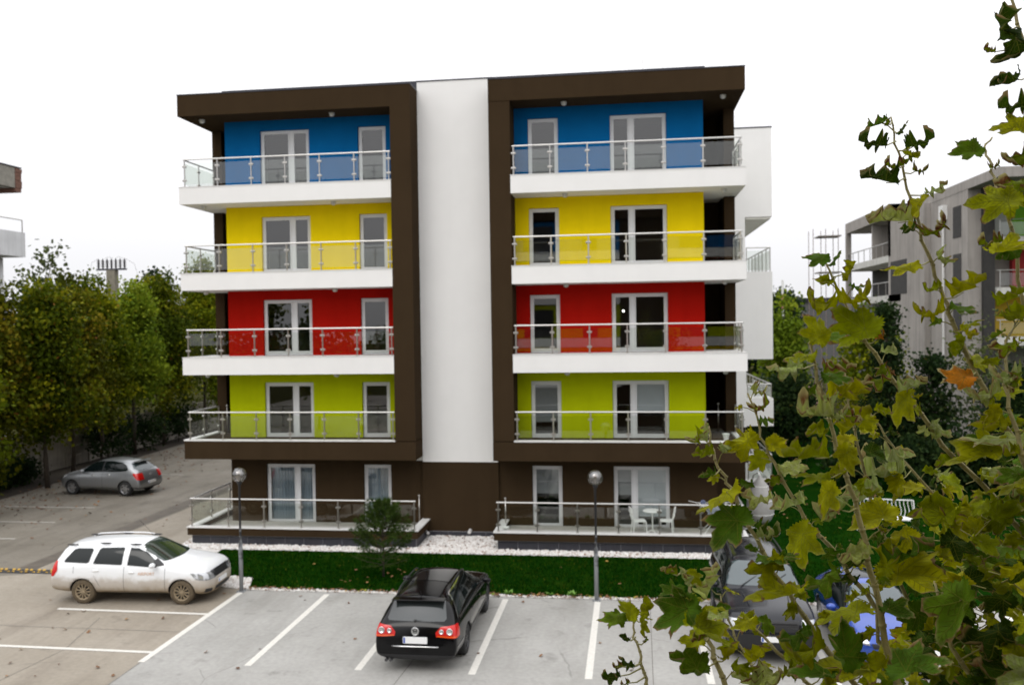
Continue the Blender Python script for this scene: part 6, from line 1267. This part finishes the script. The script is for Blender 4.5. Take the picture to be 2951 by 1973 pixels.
# ------------------------------------------------------------------ plane tree in front of the viewpoint
def fg_leafmat():
    m = bpy.data.materials.new('plane_leaf'); m.use_nodes = True; nt = m.node_tree; b = nt.nodes['Principled BSDF']; out = nt.nodes['Material Output']; L = nt.links.new
    def at(n): return N(nt, 'ShaderNodeAttribute', attribute_name=n)
    def M2(op, a, c=None, v=None):
        n = N(nt, 'ShaderNodeMath', operation=op)
        L(a, n.inputs[0])
        if c is not None: L(c, n.inputs[1])
        if v is not None: n.inputs[1].default_value = v
        return n.outputs[0]
    cls, dry, edge, uv = at('cls'), at('dry'), at('edge'), at('luv')
    base = ramp(nt, cls.outputs['Fac'], [(0, (.020, .040, .002)), (.27, (.064, .130, .006)), (.47, (.180, .220, .001)), (.60, (.345, .320, .001)), (.76, (.25, .33, .06)), (.92, (.34, .34, .05)), (1, (.45, .16, .01))])
    nz = N(nt, 'ShaderNodeTexNoise', Scale=7, Detail=6, Roughness=.6); L(uv.outputs['Vector'], nz.inputs['Vector'])
    big = N(nt, 'ShaderNodeTexNoise', Scale=2.2, Detail=4); L(uv.outputs['Vector'], big.inputs['Vector'])
    tone = ramp(nt, big.outputs[0], [(.3, .62), (.7, 1.42)])
    a = N(nt, 'ShaderNodeMixRGB', blend_type='MULTIPLY'); a.inputs[0].default_value = 1; L(base.outputs[0], a.inputs[1]); L(tone.outputs[0], a.inputs[2])
    # veins
    sx = N(nt, 'ShaderNodeSeparateXYZ'); L(uv.outputs['Vector'], sx.inputs[0]); best = None
    for dg in (0, 47, -47, 96, -96):
        cx, sy = math.cos(R(dg)), math.sin(R(dg))
        al = N(nt, 'ShaderNodeMath', operation='MULTIPLY_ADD'); al.inputs[1].default_value = cx; L(sx.outputs[0], al.inputs[0]); t = M2('MULTIPLY', sx.outputs[1], v=sy); L(t, al.inputs[2])
        pr = N(nt, 'ShaderNodeMath', operation='MULTIPLY_ADD'); pr.inputs[1].default_value = -sy; L(sx.outputs[0], pr.inputs[0]); t = M2('MULTIPLY', sx.outputs[1], v=cx); L(t, pr.inputs[2])
        d = M2('ABSOLUTE', pr.outputs[0]); neg = M2('LESS_THAN', al.outputs[0], v=0.0); d2 = M2('ADD', d, neg)
        # side veins leaving this rib
        sv = N(nt, 'ShaderNodeMath', operation='MULTIPLY_ADD'); sv.inputs[1].default_value = -.9; L(d, sv.inputs[0]); L(al.outputs[0], sv.inputs[2])
        w = M2('PINGPONG', sv.outputs[0], v=.065); w2 = M2('ADD', w, M2('GREATER_THAN', d, v=.17)); w3 = M2('ADD', M2('ADD', w2, neg), v=.004)
        d2 = M2('MINIMUM', d2, w3); best = d2 if best is None else M2('MINIMUM', best, d2)
    vr = ramp(nt, best, [(.004, .75), (.016, 0.0)])
    v = N(nt, 'ShaderNodeMixRGB'); v.inputs[2].default_value = (.22, .23, .03, 1); vf = M2('MULTIPLY', vr.outputs[0], v=.6); L(vf, v.inputs[0]); L(a.outputs[0], v.inputs[1])
    # mildew: pale grey film in patches on the pale class
    pm = ramp(nt, cls.outputs['Fac'], [(.60, 0.0), (.74, 1.0), (.90, 0.35), (.95, 0)]); pn = ramp(nt, nz.outputs[0], [(.40, 0.1), (.62, 1.0)]); pf = M2('MULTIPLY', M2('MULTIPLY', pm.outputs[0], pn.outputs[0]), v=.42)
    p = N(nt, 'ShaderNodeMixRGB'); p.inputs[2].default_value = (.50, .48, .34, 1); L(pf, p.inputs[0]); L(v.outputs[0], p.inputs[1])
    # withered brown rim and holes of rust
    e3 = M2('POWER', edge.outputs['Fac'], v=3.0); s1 = N(nt, 'ShaderNodeMath', operation='MULTIPLY_ADD'); s1.inputs[1].default_value = .55; L(e3, s1.inputs[0]); L(big.outputs[0], s1.inputs[2])
    th = N(nt, 'ShaderNodeMath', operation='MULTIPLY_ADD'); th.inputs[1].default_value = -.42; th.inputs[2].default_value = 1.10; L(dry.outputs['Fac'], th.inputs[0])
    df = M2('SUBTRACT', s1.outputs[0], th.outputs[0]); bf = ramp(nt, df, [(.0, 0.0), (.07, 1.0)])
    bc = ramp(nt, nz.outputs[0], [(.35, (.06, .024, .010)), (.55, (.17, .075, .028)), (.75, (.36, .25, .14))])
    q = N(nt, 'ShaderNodeMixRGB'); L(bf.outputs[0], q.inputs[0]); L(p.outputs[0], q.inputs[1]); L(bc.outputs[0], q.inputs[2])
    rim = ramp(nt, edge.outputs['Fac'], [(.86, 0.0), (.99, .9)]); rc = N(nt, 'ShaderNodeMixRGB'); rc.inputs[2].default_value = (.50, .46, .20, 1); dm = N(nt, 'ShaderNodeMath', operation='MULTIPLY_ADD', use_clamp=True); dm.inputs[1].default_value = 2.2; dm.inputs[2].default_value = -.35; L(dry.outputs['Fac'], dm.inputs[0]); L(M2('MULTIPLY', rim.outputs[0], dm.outputs[0]), rc.inputs[0]); L(q.outputs[0], rc.inputs[1]); q = rc
    # small rust specks
    vo = N(nt, 'ShaderNodeTexVoronoi', Scale=13); L(uv.outputs['Vector'], vo.inputs['Vector']); sp = ramp(nt, vo.outputs['Distance'], [(.05, 1.0), (.11, 0.0)]); sm = ramp(nt, big.outputs[0], [(.52, 0), (.6, .8)])
    sf = M2('MULTIPLY', sp.outputs[0], sm.outputs[0]); q2 = N(nt, 'ShaderNodeMixRGB'); q2.inputs[2].default_value = (.07, .028, .01, 1); L(sf, q2.inputs[0]); L(q.outputs[0], q2.inputs[1])
    L(q2.outputs[0], b.inputs['Base Color']); b.inputs['Roughness'].default_value = .55; b.inputs['Specular IOR Level'].default_value = .06
    bp = N(nt, 'ShaderNodeBump', Strength=.9, Distance=.006); hb = M2('SUBTRACT', nz.outputs[0], vr.outputs[0]); L(hb, bp.inputs['Height']); L(bp.outputs[0], b.inputs['Normal'])
    t = N(nt, 'ShaderNodeBsdfTranslucent'); L(q2.outputs[0], t.inputs[0]); mx = N(nt, 'ShaderNodeMixShader'); mx.inputs[0].default_value = .32
    L(b.outputs[0], mx.inputs[1]); L(t.outputs[0], mx.inputs[2]); L(mx.outputs[0], out.inputs[0]); return m
def leaf_template(seed, curl, K=56):
    rnd = random.Random(seed); lob = [(0, 1.0, 24), (47+rnd.gauss(0, 3), .88, 20), (-47+rnd.gauss(0, 3), .86, 20), (97+rnd.gauss(0, 4), .62, 21), (-97+rnd.gauss(0, 4), .62, 21), (142, .40, 20), (-142, .40, 20)]
    T = (0, .2, .4, .6, .78, .92, 1.0); V = []; ED = []; UV = []
    ph = [rnd.uniform(0, 6.28) for _ in range(4)]; fold = rnd.uniform(-.45, .40); dr = rnd.uniform(-.10, .34)
    for ti, t in enumerate(T):
        for k in range(K if t > 0 else 1):
            th = -180+360*(k+.5)/K; r = .42
            if abs(th) > 166: r = .20
            for c, l, w in lob: r = max(r, l*math.exp(-((th-c)/w)**2*.36)*.93, (l-.42)*math.exp(-((th-c)/w)**2*2.2)+.42)
            tooth = (.04 if k % 2 else -.03)*(1 if r > .4 else .4); rr = t*(r+(tooth if t > .95 else tooth*.4 if t > .9 else 0))
            x, y = rr*math.cos(R(th)), rr*math.sin(R(th)); UV.append((x, y, 0))
            z = -fold*abs(y)*1.2-dr*x*abs(x)+.07*math.sin(3.4*x+ph[0])*math.cos(4*y+ph[1])+.045*t*math.sin(10*x+7*y+ph[2])+.035*t*math.cos(9*y-6*x+ph[3])
            z += curl*t**4*.20*math.sin(R(th)*3+ph[3])+curl*t**5*.14*math.sin(R(th)*7+ph[2])
            if curl > .7: qq = curl*.3; q = 1-qq*t**3; x *= q; y *= q*(1-qq*t*t); z += qq*.8*t**3
            y *= .86; V.append((x, y, z)); ED.append(t*min(1, .55+.45*rr/.6))
    F = []
    for k in range(K): F.append((0, 1+k, 1+(k+1) % K))
    for j in range(len(T)-2):
        a = 1+j*K; b_ = a+K
        for k in range(K): F.append((a+k, b_+k, b_+(k+1) % K, a+(k+1) % K))
    return np.array(V), F, np.array(ED), np.array(UV)
TPL = [leaf_template(i, .35) for i in range(5)]+[leaf_template(20+i, .8) for i in range(4)]+[leaf_template(40+i, 1.2) for i in range(3)]
def leaf_cloud(name, rows, parent, mat):
    V = []; F = []; E = []; U = []; C = []; D = []; b = 0
    for i, r in enumerate(rows):
        base, tip, nn, s, c, d = np.array(r[0:3]), np.array(r[3:6]), np.array(r[6:9]), r[9], r[10], r[11]
        rn = random.Random(i*7+3); k = rn.choice((0, 1, 2, 3, 4, 5, 6, 7, 8, 9)) if d < .35 else (rn.randrange(4, 12) if d < .7 else rn.randrange(7, 12))
        pv, pf, ed, uv = TPL[k]; tip = tip/np.linalg.norm(tip); nn = nn-tip*(nn@tip); nn = nn/np.linalg.norm(nn); sd = np.cross(nn, tip)
        A = np.stack([tip, sd*rn.choice((1, -1)), nn], 1); v = (pv*s) @ A.T+base
        V.append(v); F += [tuple(j+b for j in f) for f in pf]; b += len(pv); E.append(ed); U.append(uv+np.array([0, 0, rn.uniform(0, 50)])); n = len(pv); C.append(np.full(n, c)); D.append(np.full(n, d))
    me = bpy.data.meshes.new(name); me.from_pydata(np.concatenate(V).tolist(), [], F); me.materials.append(mat); me.polygons.foreach_set('use_smooth', [True]*len(me.polygons))
    for nm, arr in (('edge', E), ('cls', C), ('dry', D)):
        a = me.attributes.new(nm, 'FLOAT', 'POINT'); a.data.foreach_set('value', np.concatenate(arr).astype(np.float32))
    a = me.attributes.new('luv', 'FLOAT_VECTOR', 'POINT'); a.data.foreach_set('vector', np.concatenate(U).astype(np.float32).ravel())
    o = bpy.data.objects.new(name, me); col.objects.link(o); o.parent = parent; return o
def foreground_tree():
    base = Vector((2.15, 3.15, 0)); t = empty('plane_tree', base, 0, 'close plane tree with yellow green, partly withered leaves in front of the viewpoint', 'tree')
    stem_m = pmat('twig_bark', (.25, .215, .085), .7, var=.25, scale=30, bump=.4, bscale=200); B = np.array(base)
    tk = MB(); tk.tube([(0, 0, -.1), (.03, .02, 1.5), (-.03, .05, 3.0), (.05, .03, 4.4), (.02, 0, 5.2)], .13, 12, .05); tk.build('trunk', M['bark'], t, True)
    for r0, r1, pts in STEMS:
        P = [Vector(p)-base for p in pts]; s = MB(); rnd = random.Random(int(pts[0][0]*1000)); Q = []
        for a, b in zip(P[:-1], P[1:]):
            for k in range(3): Q.append(a.lerp(b, k/3)+Vector((rnd.gauss(0, .004), rnd.gauss(0, .004), 0)))
        Q.append(P[-1])
        # lead the twig back to the trunk below the view
        z0 = max(3.0, min(5.0, P[0].z-.9)); Q = [Vector((.02, .03, z0)), Vector((P[0].x*.45, P[0].y*.45, z0+.35)), P[0]-Vector((0, 0, .25))*(.5)]+Q
        n = len(Q)
        s.tube(Q, r0*1.05, 7, r1)
        for i in range(4, n-1, 2):
            rr = r0+(r1-r0)*i/n; s.sphere(tuple(Q[i]), rr*1.45, 6, (1, 1, .7))
        s.build('branch', stem_m, t, True)
    rows = [r[:12] for r in LEAVES]; pet = MB()
    for r in LEAVES:
        if len(r) > 12:
            a, c = Vector(r[0:3])-base, Vector(r[12:15])-base
            pet.tube([c, c.lerp(a, .5)+Vector((0, 0, -.008)), a], .0032, 5, .0016, cap=False)
    rnd = random.Random(78)
    # side leaves carried along every twig on short stalks
    for si, (r0, r1, pts) in enumerate(STEMS):
        if si in (8, 9, 10): continue
        P = [Vector(p) for p in pts]; L = sum((b-a).length for a, b in zip(P[:-1], P[1:])); d = .02; tot = 0; side = 1
        for a, b in zip(P[:-1], P[1:]):
            l = (b-a).length
            while d < tot+l:
                f = d/L; q = a.lerp(b, (d-tot)/l); ax = (b-a).normalized()
                if q.z > 7.45 and rnd.random() < .75: d += .06; continue
                for rep in range(1):
                    side = -side; out = Vector((side*rnd.uniform(.5, 1), rnd.uniform(-.8, .5), rnd.uniform(-.2, .5))).normalized()
                    pl = rnd.uniform(.03, .075); bs = q+(out*.8+ax*.5)*pl
                    tip = (out+Vector((0, 0, -rnd.uniform(.1, .9)))).normalized(); nn = Vector((rnd.gauss(0, .35), rnd.gauss(-.55, .4), rnd.gauss(.75, .3))).normalized(); nn = (nn-tip*nn.dot(tip)).normalized()
                    k = rnd.choices((.06, .27, .52, .78, .42), (1.5, 5, 10, 1.6, 1.6))[0]; dd = {.06: .3, .27: .3, .52: .3, .78: .55, .42: 1.0}[k]
                    rows.append([*bs, *tip, *nn, rnd.uniform(.035, .095), min(1, max(0, k+rnd.gauss(0, .04))), min(1, dd*rnd.uniform(.6, 1.3))])
                    pet.tube([q-base, q.lerp(bs, .5)+Vector((0, 0, .006))-base, bs-base], .0028, 4, .0015, cap=False)
                d += rnd.uniform(.045, .09)
            tot += l
    def rl(c, rad, n, s0, s1, weights, tiltm=.5):
        for i in range(n):
            p = Vector(c)+Vector((rnd.uniform(-1, 1)*rad[0], rnd.uniform(-1, 1)*rad[1], rnd.uniform(-1, 1)*rad[2]))
            # keep the crown edge as in life: it thins out upward and towards the block
            if p.z > 6.66+.22*(p.x-1.1): continue
            if p.x < .16+.232*p.y+rnd.uniform(-.08, .12): continue
            if p.z > 6.2+1.0*(p.x-.205*p.y-.14): continue
            a = rnd.uniform(0, 6.28); tip = Vector((math.cos(a), math.sin(a)*.7, rnd.gauss(-.25, .45))).normalized()
            nn = Vector((rnd.gauss(0, .5), rnd.gauss(-.75, .5), rnd.gauss(.65, .4))).normalized(); nn = (nn-tip*nn.dot(tip)).normalized()
            k = rnd.choices((.06, .27, .52, .78, .42, 1.0), weights)[0]; d = {.06: .3, .27: .25, .52: .25, .78: .5, .42: 1.0, 1.0: .6}[k]
            rows.append([*p, *tip, *nn, rnd.uniform(s0, s1), min(1, max(0, k+rnd.gauss(0, .045))), min(1, d*rnd.uniform(.6, 1.2))])
            q = p-tip*rnd.uniform(.05, .1)-Vector((0, 0, .03)); pet.tube([q-base, p-base], .0024, 4, .0014, cap=False)
    rl((1.75, 3.1, 6.2), (.65, .55, .55), 420, .075, .13, (3, 6, 8, 1.5, 1, .1))
    rl((2.0, 4.1, 6.3), (.9, .8, .7), 620, .075, .13, (4, 5, 8, 1.5, 1, .1))
    rl((1.35, 3.2, 5.75), (.6, .5, .45), 330, .06, .11, (4, 7, 6, 1.5, 1, .1))
    rl((2.9, 3.6, 6.2), (.9, .9, 1.0), 300, .09, .14, (5, 7, 7, 1.5, 1, .1))
    rl((2.0, 3.4, 5.0), (1.5, 1.2, .6), 260, .09, .14, (4, 5, 6, 1, 1, .1))
    for r in rows: r[0] -= base.x; r[1] -= base.y; r[2] -= base.z
    leaf_cloud('crown', rows, t, fg_leafmat()); pet.build('petioles', pmat('petiole', (.22, .20, .05), .6), t, True)
foreground_tree()
